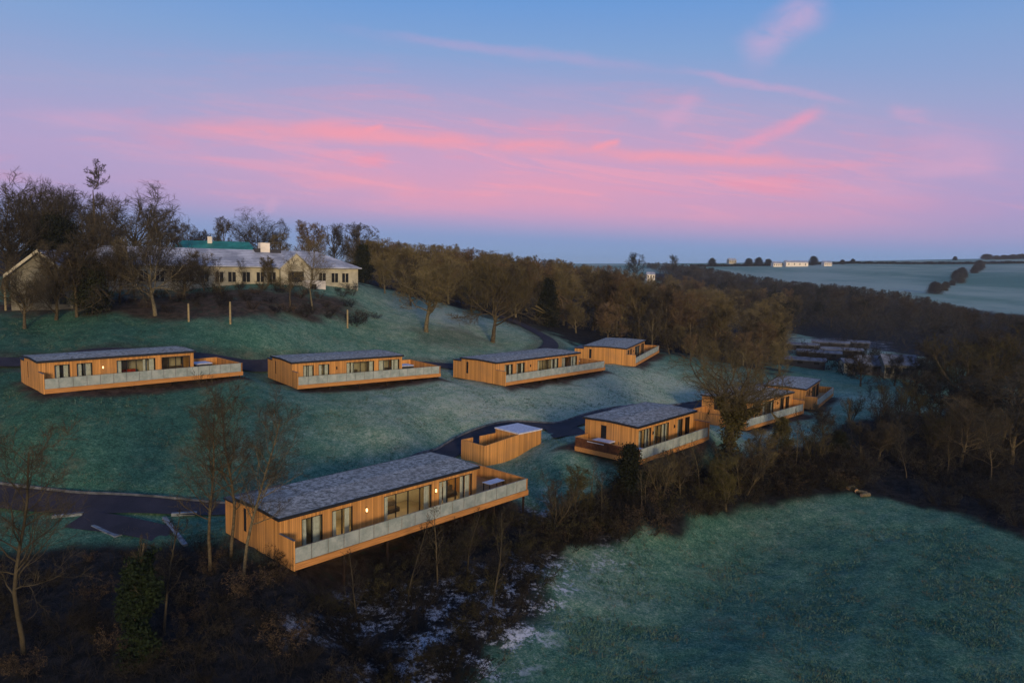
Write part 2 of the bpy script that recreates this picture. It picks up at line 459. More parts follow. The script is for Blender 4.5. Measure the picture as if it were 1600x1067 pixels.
def ribbon(name, path, offs, lift, mat, kind='structure'):
    t = np.gradient(path, axis=0); t /= np.linalg.norm(t, axis=1)[:, None]
    nrm = np.stack([-t[:, 1], t[:, 0]], 1)
    cols = [path + nrm * o for o in offs]
    V = np.stack(cols, 1)
    z = H(V[..., 0], V[..., 1]) + lift
    V = np.concatenate([V, z[..., None]], -1)
    n, k = V.shape[:2]
    idx = np.arange(n * k).reshape(n, k)
    Q = np.stack([idx[:-1, 1:], idx[:-1, :-1], idx[1:, :-1], idx[1:, 1:]], -1).reshape(-1, 4)
    o = link(name, np_mesh(name, V, Q), mat)
    tag(o, kind=kind)
    return o

def kerb(name, path, off):
    """a raised frosted edging with a real top and sides"""
    t = np.gradient(path, axis=0); t /= np.linalg.norm(t, axis=1)[:, None]
    nrm = np.stack([-t[:, 1], t[:, 0]], 1)
    prof = [(-0.06, -0.1), (-0.06, 0.18), (0.06, 0.18), (0.06, -0.1)]
    base = path + nrm * off
    zb = H(base[:, 0], base[:, 1])
    V = np.stack([np.concatenate([base + nrm * a, (zb + b)[:, None]], 1) for a, b in prof], 1)
    n, k = V.shape[:2]; idx = np.arange(n * k).reshape(n, k)
    Q = np.concatenate([np.stack([idx[:-1, j], idx[1:, j], idx[1:, j + 1], idx[:-1, j + 1]], -1) for j in range(3)])
    return tag(link(name, np_mesh(name, V, Q), M['kerb']), kind='structure')

def value_noise(x, y, s, seed):
    rng = np.random.default_rng(seed); T = rng.random((256, 256))
    u, v = x / s, y / s
    i, j = np.floor(u).astype(int), np.floor(v).astype(int)
    fu, fv = u - i, v - j; fu = fu * fu * (3 - 2 * fu); fv = fv * fv * (3 - 2 * fv)
    g = lambda a, b: T[a % 256, b % 256]
    return (g(i, j) * (1 - fu) + g(i + 1, j) * fu) * (1 - fv) + (g(i, j + 1) * (1 - fu) + g(i + 1, j + 1) * fu) * fv

def zones(x, y):
    wob = (value_noise(x, y, 3.0, 3) - 0.5) * 3.2 + (value_noise(x, y, 0.9, 4) - 0.5) * 1.2
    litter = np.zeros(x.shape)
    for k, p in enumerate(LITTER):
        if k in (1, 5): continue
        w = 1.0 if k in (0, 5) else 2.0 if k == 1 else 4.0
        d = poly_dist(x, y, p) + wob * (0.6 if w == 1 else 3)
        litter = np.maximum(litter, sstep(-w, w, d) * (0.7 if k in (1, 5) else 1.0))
    snow = np.zeros(x.shape)
    for p, wt in SNOW:
        snow = np.maximum(snow, sstep(-1.5, 2.0, poly_dist(x, y, p) + wob) * wt)
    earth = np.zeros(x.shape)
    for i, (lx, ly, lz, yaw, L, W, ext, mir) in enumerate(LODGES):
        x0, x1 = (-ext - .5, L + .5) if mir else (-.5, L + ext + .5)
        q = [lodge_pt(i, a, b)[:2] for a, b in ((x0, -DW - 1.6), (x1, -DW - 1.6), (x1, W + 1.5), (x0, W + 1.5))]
        earth = np.maximum(earth, sstep(-1.0, 0.8, poly_dist(x, y, q) + 0.4 * wob))  # bare earth, also painting the dark shadow band under the decks
    p = smooth_path(ROADS['upper_road'], 4)
    d = np.full(x.shape, 1e9)
    for k in range(len(p)):
        d = np.minimum(d, np.hypot(x - p[k, 0], y - p[k, 1]))
    earth = np.maximum(earth, 0.5 * sstep(4.6, 2.6, d + 0.3 * wob))
    bank = np.zeros(x.shape)
    for k in (1, 5):
        bank = np.maximum(bank, sstep(-3.0, 3.0, poly_dist(x, y, LITTER[k]) + wob * 1.6) * (1.0 if k == 1 else 0.4))
    return litter, snow, np.maximum(earth, 0.95 * bank)

FROST_AND_LIGHT = [(hit(850, 620), 28, .65), (hit(1000, 600), 22, .6), (hit(1180, 690), 14, .3), (hit(700, 490), 22, .7), (hit(560, 640), 20, .3), (hit(380, 690), 18, .15), (hit(100, 650), 30, -.35), (hit(80, 530), 35, -.4), (hit(1250, 950), 26, -.12), (hit(1500, 850), 26, -.08),
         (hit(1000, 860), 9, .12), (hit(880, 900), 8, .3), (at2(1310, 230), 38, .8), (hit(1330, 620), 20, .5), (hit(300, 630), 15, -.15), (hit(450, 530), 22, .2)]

def frost(x, y):  # frost cover, with sunny slopes painted paler and dim sides painted darker
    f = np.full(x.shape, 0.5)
    for (a, b), r, w in FROST_AND_LIGHT:
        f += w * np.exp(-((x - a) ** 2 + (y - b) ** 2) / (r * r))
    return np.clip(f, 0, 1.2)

def build_ground():
    R_FINE = 57
    a = np.concatenate([np.linspace(-180, -R_FINE, 16)[:-1], np.linspace(-R_FINE, R_FINE, 640), np.linspace(R_FINE, 180, 16)[1:-1]])
    ang = np.radians(a)
    rad = np.concatenate([[0.5, 5, 10], np.geomspace(16, 420, 460), np.geomspace(420, 3600, 70)[1:]])
    A, Rr = np.meshgrid(ang, rad, indexing='ij')
    X, Y = Rr * np.sin(A), Rr * np.cos(A)
    back = Y < 5
    Z = H(X, np.where(back, 5, Y))
    Z = np.where(Rr > 2600, Z - (Rr - 2600) * 0.02, Z)
    near = np.clip((420 - Rr) / 300, 0, 1)
    Z += near * ((value_noise(X, Y, 0.8, 11) - .5) * 0.10 + (value_noise(X, Y, 2.6, 12) - .5) * 0.22)
    dr = np.full(X.shape, 1e9)
    for P in ROADS.values():
        for q in smooth_path(P, 6):
            dr = np.minimum(dr, np.hypot(X - q[0], Y - q[1]))
    Z -= 0.14 * sstep(3.4, 2.2, dr)
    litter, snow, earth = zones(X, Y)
    n, k = X.shape
    idx = np.arange(n * k).reshape(n, k)
    j = np.roll(idx, -1, axis=0)
    Q = np.stack([idx[:, :-1], idx[:, 1:], j[:, 1:], j[:, :-1]], -1).reshape(-1, 4)
    me = np_mesh('ground', np.stack([X, Y, Z], -1).reshape(-1, 3), Q)
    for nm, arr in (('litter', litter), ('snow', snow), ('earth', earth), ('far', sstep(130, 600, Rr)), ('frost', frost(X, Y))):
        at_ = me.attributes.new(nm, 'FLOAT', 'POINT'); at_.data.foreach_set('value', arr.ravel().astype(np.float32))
    m, nt, b = material('frosted_meadow', 0.95, 0.1)
    co = nt.coord()
    n1 = nt.noise(co, 0.11, 4, 0.6); n2 = nt.noise(co, 0.75, 6, 0.72); n3 = nt.noise(co, 3.6, 8, 0.82); n4 = nt.noise(co, 9.0, 4, 0.8)
    f = nt.m('ADD', nt.m('ADD', nt.m('MULTIPLY', n1, 0.12), nt.m('MULTIPLY', n2, 0.20)), nt.m('ADD', nt.m('MULTIPLY', n3, 0.40), nt.m('MULTIPLY', n4, 0.36)))
    grass = nt.colramp(nt.ramp(nt.m('ADD', f, nt.m('MULTIPLY', nt.m('SUBTRACT', nt.attr('frost'), 0.5), 0.13)), 0.40, 0.70), [(0.0, (0.017, 0.062, 0.042)), (0.35, (0.056, 0.172, 0.112)), (0.68, (0.165, 0.295, 0.185)), (1.0, (0.48, 0.53, 0.39))])  # the frost mask also puts bright and dim areas into the grass colour
    tuss = nt.noise(co, 0.32, 7, 0.75)
    grass = nt.mix(nt.m('MULTIPLY', nt.ramp(tuss, 0.52, 0.72), 0.52), grass, (0.21, 0.205, 0.12))
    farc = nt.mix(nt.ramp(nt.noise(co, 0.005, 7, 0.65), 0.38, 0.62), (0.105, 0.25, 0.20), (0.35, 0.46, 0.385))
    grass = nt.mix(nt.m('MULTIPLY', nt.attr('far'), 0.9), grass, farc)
    lit = nt.mix(nt.ramp(nt.noise(co, 1.1, 6, 0.75), 0.35, 0.68), (0.006, 0.007, 0.008), (0.030, 0.030, 0.029))  # leaf litter, its colour darkened to stand in for the wood's shade
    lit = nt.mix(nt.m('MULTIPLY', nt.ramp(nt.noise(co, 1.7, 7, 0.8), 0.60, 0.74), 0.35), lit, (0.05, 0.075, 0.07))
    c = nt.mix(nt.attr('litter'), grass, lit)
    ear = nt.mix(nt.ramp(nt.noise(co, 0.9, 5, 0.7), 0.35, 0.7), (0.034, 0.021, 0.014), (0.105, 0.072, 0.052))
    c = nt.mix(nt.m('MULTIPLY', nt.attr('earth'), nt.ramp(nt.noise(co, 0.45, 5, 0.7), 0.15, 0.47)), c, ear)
    sn = nt.m('MULTIPLY', nt.attr('snow'), nt.ramp(nt.m('ADD', nt.m('MULTIPLY', nt.noise(co, 0.6, 3, 0.6), 0.42), nt.m('MULTIPLY', nt.noise(co, 3.0, 6, 0.8), 0.58)), 0.50, 0.585))
    c = nt.mix(sn, c, (0.72, 0.75, 0.78))
    nt.put(b.inputs['Base Color'], c)
    bn = nt.node('ShaderNodeBump'); bn.inputs['Strength'].default_value = 0.9; bn.inputs['Distance'].default_value = 0.12
    nt.put(bn.inputs['Height'], nt.m('ADD', nt.m('MULTIPLY', n2, 0.6), nt.m('ADD', n3, nt.m('MULTIPLY', n4, .6)))); nt.put(b.inputs['Normal'], bn.outputs[0])
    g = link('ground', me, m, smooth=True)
    tag(g, kind='structure')

# ------------------------------------------------------------------ timber lodges
FRONT = [(0.090, 0.180, 0, 2.2, 2), (0.221, 0.316, 0, 2.2, 2), (0.468, 0.727, 0, 2.22, 4), (0.769, 0.972, 0, 2.22, 4)]
S = -0.4

def lodge(i, label, lit=(), curtains=(), red=False):
    lx, ly, lz, yaw, L, W, ext, mir = LODGES[i]
    root = empty('timber_lodge', (lx, ly, lz + CAM_Z), yaw, label, 'holiday lodge', 'timber lodges on the frosted hillside')
    fx = (lambda x: L - x) if mir else (lambda x: x)
    def bx(mb, a, b, *r): return mb.box(min(fx(a), fx(b)), max(fx(a), fx(b)), *r)
    T, TOP, RISE = 0.16, 2.58, 0.11
    ops = [(a * L, b * L, z0, z1, n) for a, b, z0, z1, n in FRONT]
    w = MB(); x = 0.0
    for a, b, z0, z1, n in ops:
        bx(w, x, a, 0, T, S, TOP); bx(w, a, b, 0, T, z1, TOP); bx(w, a, b, 0, T, S, z0)
        x = b
    bx(w, x, L, 0, T, S, TOP)
    ya, yb = W - 1.45, W - 1.0                                     # slit window in the closed end
    bx(w, 0, T, T, ya, S, TOP); bx(w, 0, T, ya, yb, S, 0.5); bx(w, 0, T, ya, yb, 2.2, TOP); bx(w, 0, T, yb, W - T, S, TOP)
    yc, yd = W - 2.7, W - 2.0                                      # window in the deck end
    bx(w, L - T, L, T, yc, S, TOP); bx(w, L - T, L, yc, yd, S, 0.8); bx(w, L - T, L, yc, yd, 2.2, TOP); bx(w, L - T, L, yd, W - T, S, TOP)
    bx(w, 0, L, W - T, W, S, TOP)
    for xx in (0, L - T):
        w.prism([(0.1, TOP), (W - 0.1, TOP), (W / 2, TOP + RISE - 0.02)], 'x', min(fx(xx), fx(xx + T)), max(fx(xx), fx(xx + T)))
    w.build('wall', M['clad'], root)
    o = 0.16
    r = MB(); k = RISE / (W / 2)
    r.prism([(-o, TOP + 0.03), (W / 2, TOP + 0.03 + RISE + o * k), (W + o, TOP + 0.03), (W + o, TOP + 0.16), (W / 2, TOP + 0.16 + RISE + o * k), (-o, TOP + 0.16)], 'x', -o, L + o)
    rf = r.build('roof', M['roof'], root)
    f = MB()
    f.box(-o - 0.04, L + o + 0.04, -o - 0.045, -o - 0.002, TOP - 0.06, TOP + 0.175); f.box(-o - 0.04, L + o + 0.04, W + o + 0.002, W + o + 0.045, TOP - 0.06, TOP + 0.175)
    for xa, xb in ((-o - 0.042, -o - 0.002), (L + o + 0.002, L + o + 0.042)):
        f.prism([(-o, TOP - 0.06), (W / 2, TOP + RISE - 0.04), (W + o, TOP - 0.06), (W + o, TOP + 0.172), (W / 2, TOP + 0.172 + RISE + o * k), (-o, TOP + 0.172)], 'x', xa, xb)
    f.build('fascia', M['fascia'], rf)
    rng = random.Random(100 + i)
    # glazed doors and windows: frame > pane, curtains
    def opening(a, b, z0, z1, n, lit_room, cur):
        fr = MB(); t = 0.07
        bx(fr, a, b, 0.03, 0.13, z1 - t, z1 - 0.002); bx(fr, a, b, 0.03, 0.13, z0 + 0.002, z0 + t)
        for q in range(n + 1):
            xx = a + (b - a) * q / n
            x0 = min(max(xx - t / 2, a), b - t)
            bx(fr, x0, x0 + t, 0.035, 0.125, z0 + t, z1 - t)
        fo = fr.build('window', M['frame'], root)
        g = MB(); bx(g, a + t, b - t, 0.075, 0.085, z0 + t, z1 - t); g.build('pane', M['glass'], fo)
        if cur:
            segs = [(a + 0.1, a + 0.1 + 0.42), (b - 0.52, b - 0.1)] if n == 2 else [(a + 0.1, a + 0.55)] + [(a + (b - a) * q / n - 0.24, a + (b - a) * q / n + 0.2) for q in range(1, n) if rng.random() < .6] + [(b - 0.6, b - 0.1)]
            if n == 2 and rng.random() < 0.4: segs = segs[:1] + [(b - 0.75, b - 0.1)]
            for sa, sb in segs:
                c = MB(); m = max(3, int((sb - sa) / 0.09))
                for q in range(m):
                    u0, u1 = sa + (sb - sa) * q / m, sa + (sb - sa) * (q + 1) / m
                    dy = 0.03 * (q % 2)
                    bx(c, u0, u1 - 0.004, 0.26 + dy, 0.28 + dy, z0 + 0.05, z1 - 0.02)
                c.build('curtain', M['curtain'], fo)
        if lit_room:
            lm = MB(); lm.cyl(fx((a + b) / 2), 1.9, 2.30, 2.46, 0.50, 16, 0.42); lm.build('ceiling_lamp', M['room_lamp'], root)
    for q, (a, b, z0, z1, n) in enumerate(ops):
        opening(a, b, z0, z1, n, q in lit, q in curtains)
    e = MB(); bx(e, 0.03, 0.12, ya, yb, 0.5, 2.2)
    e.build('slit_window', M['darkpane'], root)
    e = MB(); bx(e, L - 0.12, L - 0.03, yc, yd, 0.8, 2.2); e.build('end_window', M['darkpane'], root)
    n = MB()
    n.box(T + 0.01, L - T - 0.01, T + 0.01, W - T - 0.01, 0.0, 0.03); n.box(T + 0.01, L - T - 0.01, 3.4, 3.5, 0.03, TOP - 0.04)
    n.box(T + 0.01, L - T - 0.01, T + 0.01, W - T - 0.01, TOP - 0.035, TOP - 0.005)
    for xx in (0.20, 0.40, 0.75):
        bx(n, xx * L - 0.05, xx * L + 0.05, T + 0.02, 3.4, 0.03, TOP - 0.04)
    n.build('room_lining', M['inside'], root)
    for q, (sx, y0) in enumerate(((0.53, 1.6), (0.86, 1.4))):      # furniture shapes seen through the glass
        s = MB(); bx(s, sx * L, sx * L + 1.7, y0, y0 + 0.8, 0.05, 0.42); bx(s, sx * L, sx * L + 1.7, y0 + 0.6, y0 + 0.8, 0.42, 0.85)
        s.build('sofa', M['red'] if (red and q == 0) else M['carpet'], root, 0.05)
    # deck, screens, balustrade
    d = MB(); E = L + ext
    ye = W * 0.93
    nb = int((DW) / 0.16)
    for q in range(nb):
        y0 = -DW + q * DW / nb
        bx(d, 0, E, y0, y0 + DW / nb - 0.012, -0.10, -0.03)
    nb = int(ye / 0.16)
    for q in range(nb):
        y0 = q * ye / nb
        bx(d, L + 0.005, E, y0, y0 + ye / nb - 0.012, -0.10, -0.03)
    d.build('deck', M['timber'], root)
    f = MB()
    bx(f, 0, E, -DW - 0.06, -DW - 0.005, S, 0.06); bx(f, E, E + 0.055, -DW - 0.06, ye, S, 0.06)
    bx(f, L, E, ye + 0.01, ye + 0.06, S, 0.02); bx(f, 0.02, E - 0.02, -DW + 0.3, -DW + 0.4, S + 0.02, -0.11); bx(f, 0.02, E - 0.02, -0.5, -0.4, S + 0.02, -0.11)
    f.build('deck_fascia', M['timber'], root)
    s = MB(); bx(s, -0.045, 0.045, -DW - 0.07, -0.003, S - 0.02, 1.62); s.build('privacy_screen', M['clad'], root)
    c = MB(); bx(c, -0.075, 0.075, -DW - 0.085, -0.003, 1.622, 1.66); c.build('screen_cap', M['kerb'], root)
    rail = M['timber_dark'] if i == 5 else M['clad_dim']
    e = MB(); bx(e, E - 0.06, E - 0.01, -DW, ye, 0.06, 1.02); e.build('end_rail', rail, root)
    e = MB(); bx(e, L + 0.01, E - 0.065, ye - 0.06, ye - 0.01, 0.0, 1.02); e.build('rear_rail', M['clad'], root)
    e = MB(); bx(e, L + 0.01, E + 0.02, ye - 0.09, ye + 0.03, 1.022, 1.07); bx(e, E - 0.1, E + 0.03, -DW - 0.02, ye - 0.092, 1.022, 1.07); e.build('rail_cap', M['timber'], root)
    n = max(6, round((E - 0.2) / 1.25)); st = (E - 0.2) / n
    for q in range(n):
        g = MB(); bx(g, 0.08 + q * st, 0.08 + (q + 1) * st - 0.05, -DW + 0.02, -DW + 0.035, 0.07, 1.08); g.build('glass_panel', M['balu'], root)
        if q:
            p = MB(); bx(p, 0.08 + q * st - 0.042, 0.08 + q * st - 0.008, -DW + 0.04, -DW + 0.08, -0.03, 1.05); p.build('baluster', M['metal'], root)
    h = MB(); bx(h, 0.08, E - 0.12, -DW + 0.005, -DW + 0.05, 1.082, 1.115); h.build('handrail', M['metal'], root)
    # piles under the deck edge
    ca, sa = math.cos(yaw), math.sin(yaw)
    n = max(4, int(E / 3.6))
    for q in range(n + 1):
        px, py = fx(0.25 + (E - 0.5) * q / n), -DW + 0.25
        gz = hz(lx + ca * px - sa * py, ly + sa * px + ca * py) - (lz + CAM_Z)
        if gz < S - 0.1:
            p = MB(); p.box(px - 0.07, px + 0.07, py - 0.07, py + 0.07, gz - 0.4, S + 0.015); p.build('pile', M['pile'], root)
    k_ = MB(); bx(k_, 0.35, L - 0.3, 0.45, W - 0.3, -1.7, S - 0.004); k_.build('shade_box', M['pile'], root)  # dark box added under the floor to block low sun and read as shadow
    # rear store with flat roof
    b = MB(); bx(b, 0.02, 4.6, W + 0.002, W + 1.75, S, 2.15); po = b.build('rear_porch', M['clad'], root)
    b = MB(); bx(b, -0.06, 4.7, W + 0.05, W + 1.85, 2.152, 2.30); b.build('porch_roof', M['fascia'], po)
    # wall lamps
    for xx in ((0.38, 0.748) if i in (0, 5, 6) else (0.38,)):
        lm = MB(); bx(lm, xx * L - 0.05, xx * L + 0.05, -0.13, -0.03, 1.48, 1.72); lo = lm.build('wall_lamp', M['lamp'] if i in (0, 1) else M['frame'], root)
        lm = MB(); bx(lm, xx * L - 0.08, xx * L + 0.08, -0.029, -0.003, 1.40, 1.80); lm.build('back_plate', M['frame'], lo)
    return root

def on_deck(name, i, x, y, label, cat, rz=0.0, group=None):
    mir = LODGES[i][7]; L = LODGES[i][4]
    p = lodge_pt(i, L - x if mir else x, y, -0.03)
    return empty(name, (p[0], p[1], p[2] + CAM_Z), LODGES[i][3] + rz, label, cat, group)

def hot_tub(i, x, y, label):
    t = on_deck('hot_tub', i, x, y, label, 'hot tub', 0, 'hot tubs on the lodge decks')
    b = MB()
    for q in range(9):
        a = -0.96 + q * 0.216
        b.box(a, a + 0.19, -0.99, 0.99, 0.06, 0.78)
    b.box(-0.95, 0.95, -0.95, 0.95, 0.0, 0.76)
    b.box(-1.01, -0.97, -0.97, 0.97, 0.05, 0.77); b.box(0.985, 1.02, -0.97, 0.97, 0.05, 0.77)
    b.build('shell', M['tub'], t, 0.02)
    c = MB(); c.box(-1.05, -0.01, -1.05, 1.05, 0.785, 0.90); c.box(0.01, 1.05, -1.05, 1.05, 0.785, 0.90); c.build('cover', M['frostwhite'], t, 0.04)
    s = MB(); s.box(-0.4, 0.4, -1.42, -1.06, 0.0, 0.22); s.box(-0.4, 0.4, -1.25, -1.06, 0.22, 0.42); s.build('step', M['tub'], t)

def patio_table(i, x, y, label, wx=1.5, wy=0.85):
    t = on_deck('patio_table', i, x, y, label, 'table')
    b = MB()
    for q in range(7):
        b.box(-wx / 2, wx / 2, -wy / 2 + q * wy / 7, -wy / 2 + (q + 1) * wy / 7 - 0.012, 0.70, 0.74)
    b.build('table_top', M['frostwhite'], t)
    for sx in (-1, 1):
        for sy in (-1, 1):
            l = MB(); l.box(sx * (wx / 2 - 0.1) - 0.03, sx * (wx / 2 - 0.1) + 0.03, sy * (wy / 2 - 0.1) - 0.03, sy * (wy / 2 - 0.1) + 0.03, 0, 0.70); l.build('leg', M['frame'], t)

def patio_chair(i, x, y, rz, label, mat):
    t = on_deck('patio_chair', i, x, y, label, 'chair', rz, 'chairs on the lodge decks')
    b = MB(); b.box(-0.3, 0.3, -0.3, 0.3, 0.36, 0.46); b.build('seat', mat, t, 0.03)
    b = MB(); b.hexa([(-0.3, 0.22, 0.46), (0.3, 0.22, 0.46), (0.3, 0.30, 0.46), (-0.3, 0.30, 0.46), (-0.28, 0.34, 0.92), (0.28, 0.34, 0.92), (0.28, 0.41, 0.92), (-0.28, 0.41, 0.92)]); b.build('backrest', mat, t, 0.02)
    for sx in (-1, 1):
        for sy in (-1, 1):
            l = MB(); l.box(sx * 0.26 - 0.02, sx * 0.26 + 0.02, sy * 0.26 - 0.02, sy * 0.26 + 0.02, 0, 0.36); l.build('leg', M['frame'], t)

def build_lodges():
    lodge(0, 'nearest timber lodge with long frosted roof and warm lit windows', lit=(1, 2, 3), curtains=(0, 1, 2, 3))
    lodge(1, 'timber lodge farthest left in the upper row with red seats behind its glazing', lit=(), curtains=(0, 1, 2), red=True)
    lodge(2, 'second timber lodge from the left in the upper row, curtains drawn', lit=(), curtains=(0, 1, 2, 3))
    lodge(3, 'timber lodge in the upper row just below the winding tarmac drive', lit=(), curtains=(0, 1, 2, 3))
    lodge(4, 'timber lodge at the right end of the upper row, plain end wall facing out', lit=(), curtains=(0, 2))
    lodge(5, 'timber lodge right of the bin store with hot tub at its near end', lit=(2, 3), curtains=(1, 2, 3))
    lodge(6, 'timber lodge half hidden behind the ivy covered oak', lit=(3,), curtains=(2, 3))
    lodge(7, 'farthest timber lodge of the lower row, beside open teal grass', lit=(), curtains=(1, 2))
    hot_tub(0, 20.3, 4.0, 'square hot tub with white cover on the deck of the nearest lodge')
    patio_table(0, 21.2, 0.6, 'frost covered table on the deck of the nearest lodge', 1.9, 0.95)
    hot_tub(1, 17.6, 3.0, 'white covered hot tub on the leftmost upper lodge deck')
    hot_tub(2, 17.6, 3.2, 'white covered hot tub beside the curtained second upper lodge')
    hot_tub(3, 21.6, 3.2, 'covered hot tub on the upper lodge deck below the drive')
    hot_tub(4, 20.0, 3.0, 'covered hot tub on the upper row far right deck')
    hot_tub(5, 13.4, 3.4, 'frosted hot tub on the near end deck beside the bin store')
    patio_table(5, 13.1, -0.7, 'frosted table at the deck corner behind the dark evergreen bush')
    hot_tub(6, 15.6, 1.0, 'white topped hot tub seen past the ivy covered oak trunk')
    patio_chair(1, 12.6, -0.75, 2.8, 'red chair on the leftmost upper deck, nearer the lounge doors', M['red'])
    patio_chair(1, 14.3, -0.75, 3.4, 'red chair on the leftmost upper deck, nearer the hot tub', M['red'])

def build_bin_store():
    g = hz(-2.56, 73.49)
    z = -20.42 + CAM_Z
    t = empty('bin_store', (-2.56, 73.49, z), R(44.8), 'open topped timber bin store with a flat white roofed shed at one end', 'bin store')
    Lf, Wf, Lb = 8.5, 3.7, 3.5
    b = MB(); x = Lf - Lb
    b.hexa([(0, 0, -.6), (x, 0, -.6), (x, .09, -.6), (0, .09, -.6), (0, 0, 1.95), (x, 0, 2.42), (x, .09, 2.42), (0, .09, 1.95)])
    b.build('front_fence', M['clad'], t)
    b = MB(); b.hexa([(0, .092, -.6), (.09, .092, -.6), (.09, Wf, -.6), (0, Wf, -.6), (0, .092, 1.95), (.09, .092, 1.95), (.09, Wf, 1.95), (0, Wf, 1.95)]); b.build('side_fence', M['clad'], t)
    b = MB()
    for a, c in ((0.1, 1.6), (2.6, x)):
        b.box(a, c, Wf - .09, Wf, -.6, 1.95)
    b.build('rear_fence', M['clad'], t)
    for a in (0.1, 1.25, 2.5, 3.7):
        p = MB(); p.box(a, a + .1, Wf - .2, Wf - .093, -.6, 2.0); p.build('fence_post', M['timber'], t)
    b = MB()
    b.box(x + .002, Lf, 0.002, .09, -.6, 2.42); b.box(x + .002, Lf, Wf - .09, Wf, -.6, 2.42); b.box(x + .002, x + .09, .092, Wf - .092, -.6, 2.42); b.box(Lf - .09, Lf, .092, Wf - .092, -.6, 2.42)
    b.build('shed_wall', M['clad'], t)
    b = MB(); b.box(x - .08, Lf + .08, -.08, Wf + .08, 2.425, 2.56); b.build('shed_roof', M['frostwhite'], t)
    d = MB(); d.box(x - .012, x - .001, 1.2, 2.2, -.1, 1.95); d.build('shed_door', M['clad_dim'], t)
    for k, (bx_, by_) in enumerate(((1.2, .9), (2.6, .85))):
        pos = Matrix.Rotation(R(44.8), 4, 'Z') @ Vector((bx_, by_, 0))
        w = empty('wheelie_bin', (-2.56 + pos.x, 73.49 + pos.y, hz(-2.56 + pos.x, 73.49 + pos.y)), R(44.8),
                  ('dark bin inside the bin store near its open corner', 'dark bin inside the bin store nearer the shed')[k], 'bin', 'bins in the bin store')
        q = MB(); q.hexa([(-.5, -.4, .12), (.5, -.4, .12), (.5, .4, .12), (-.5, .4, .12), (-.6, -.5, 1.15), (.6, -.5, 1.15), (.6, .5, 1.15), (-.6, .5, 1.15)]); q.build('body', M['tub'], w)
        q = MB(); q.hexa([(-.64, -.55, 1.152), (.64, -.55, 1.152), (.64, .55, 1.152), (-.64, .55, 1.152), (-.6, -.5, 1.25), (.6, -.5, 1.25), (.6, .5, 1.32), (-.6, .5, 1.32)]); q.build('lid', M['kerb'], w)
        for sx in (-.45, .45):
            q = MB(); q.cyl(sx, 0.3, -.05, .118, .08, 8); q.build('wheel', M['frame'], w)

# ------------------------------------------------------------------ clubhouse and other buildings
def hip_roof(mb, L, D, z, rise, o=0.5, hip=4.5, t=0.18):
    a = [(-o, -o), (L + o, -o), (L + o, D + o), (-o, D + o)]
    r0, r1 = (hip, D / 2), (L - hip, D / 2)
    A = [(x, y, z) for x, y in a]; A0 = [(x, y, z - t) for x, y in a]
    P, Q = (*r0, z + rise), (*r1, z + rise)
    mb.face([A[0], A[1], Q, P]); mb.face([A[1], A[2], Q]); mb.face([A[2], A[3], P, Q]); mb.face([A[3], A[0], P])
    for i in range(4):
        j = (i + 1) % 4
        mb.face([A0[i], A0[j], A[j], A[i]])
    mb.face(A0[::-1])

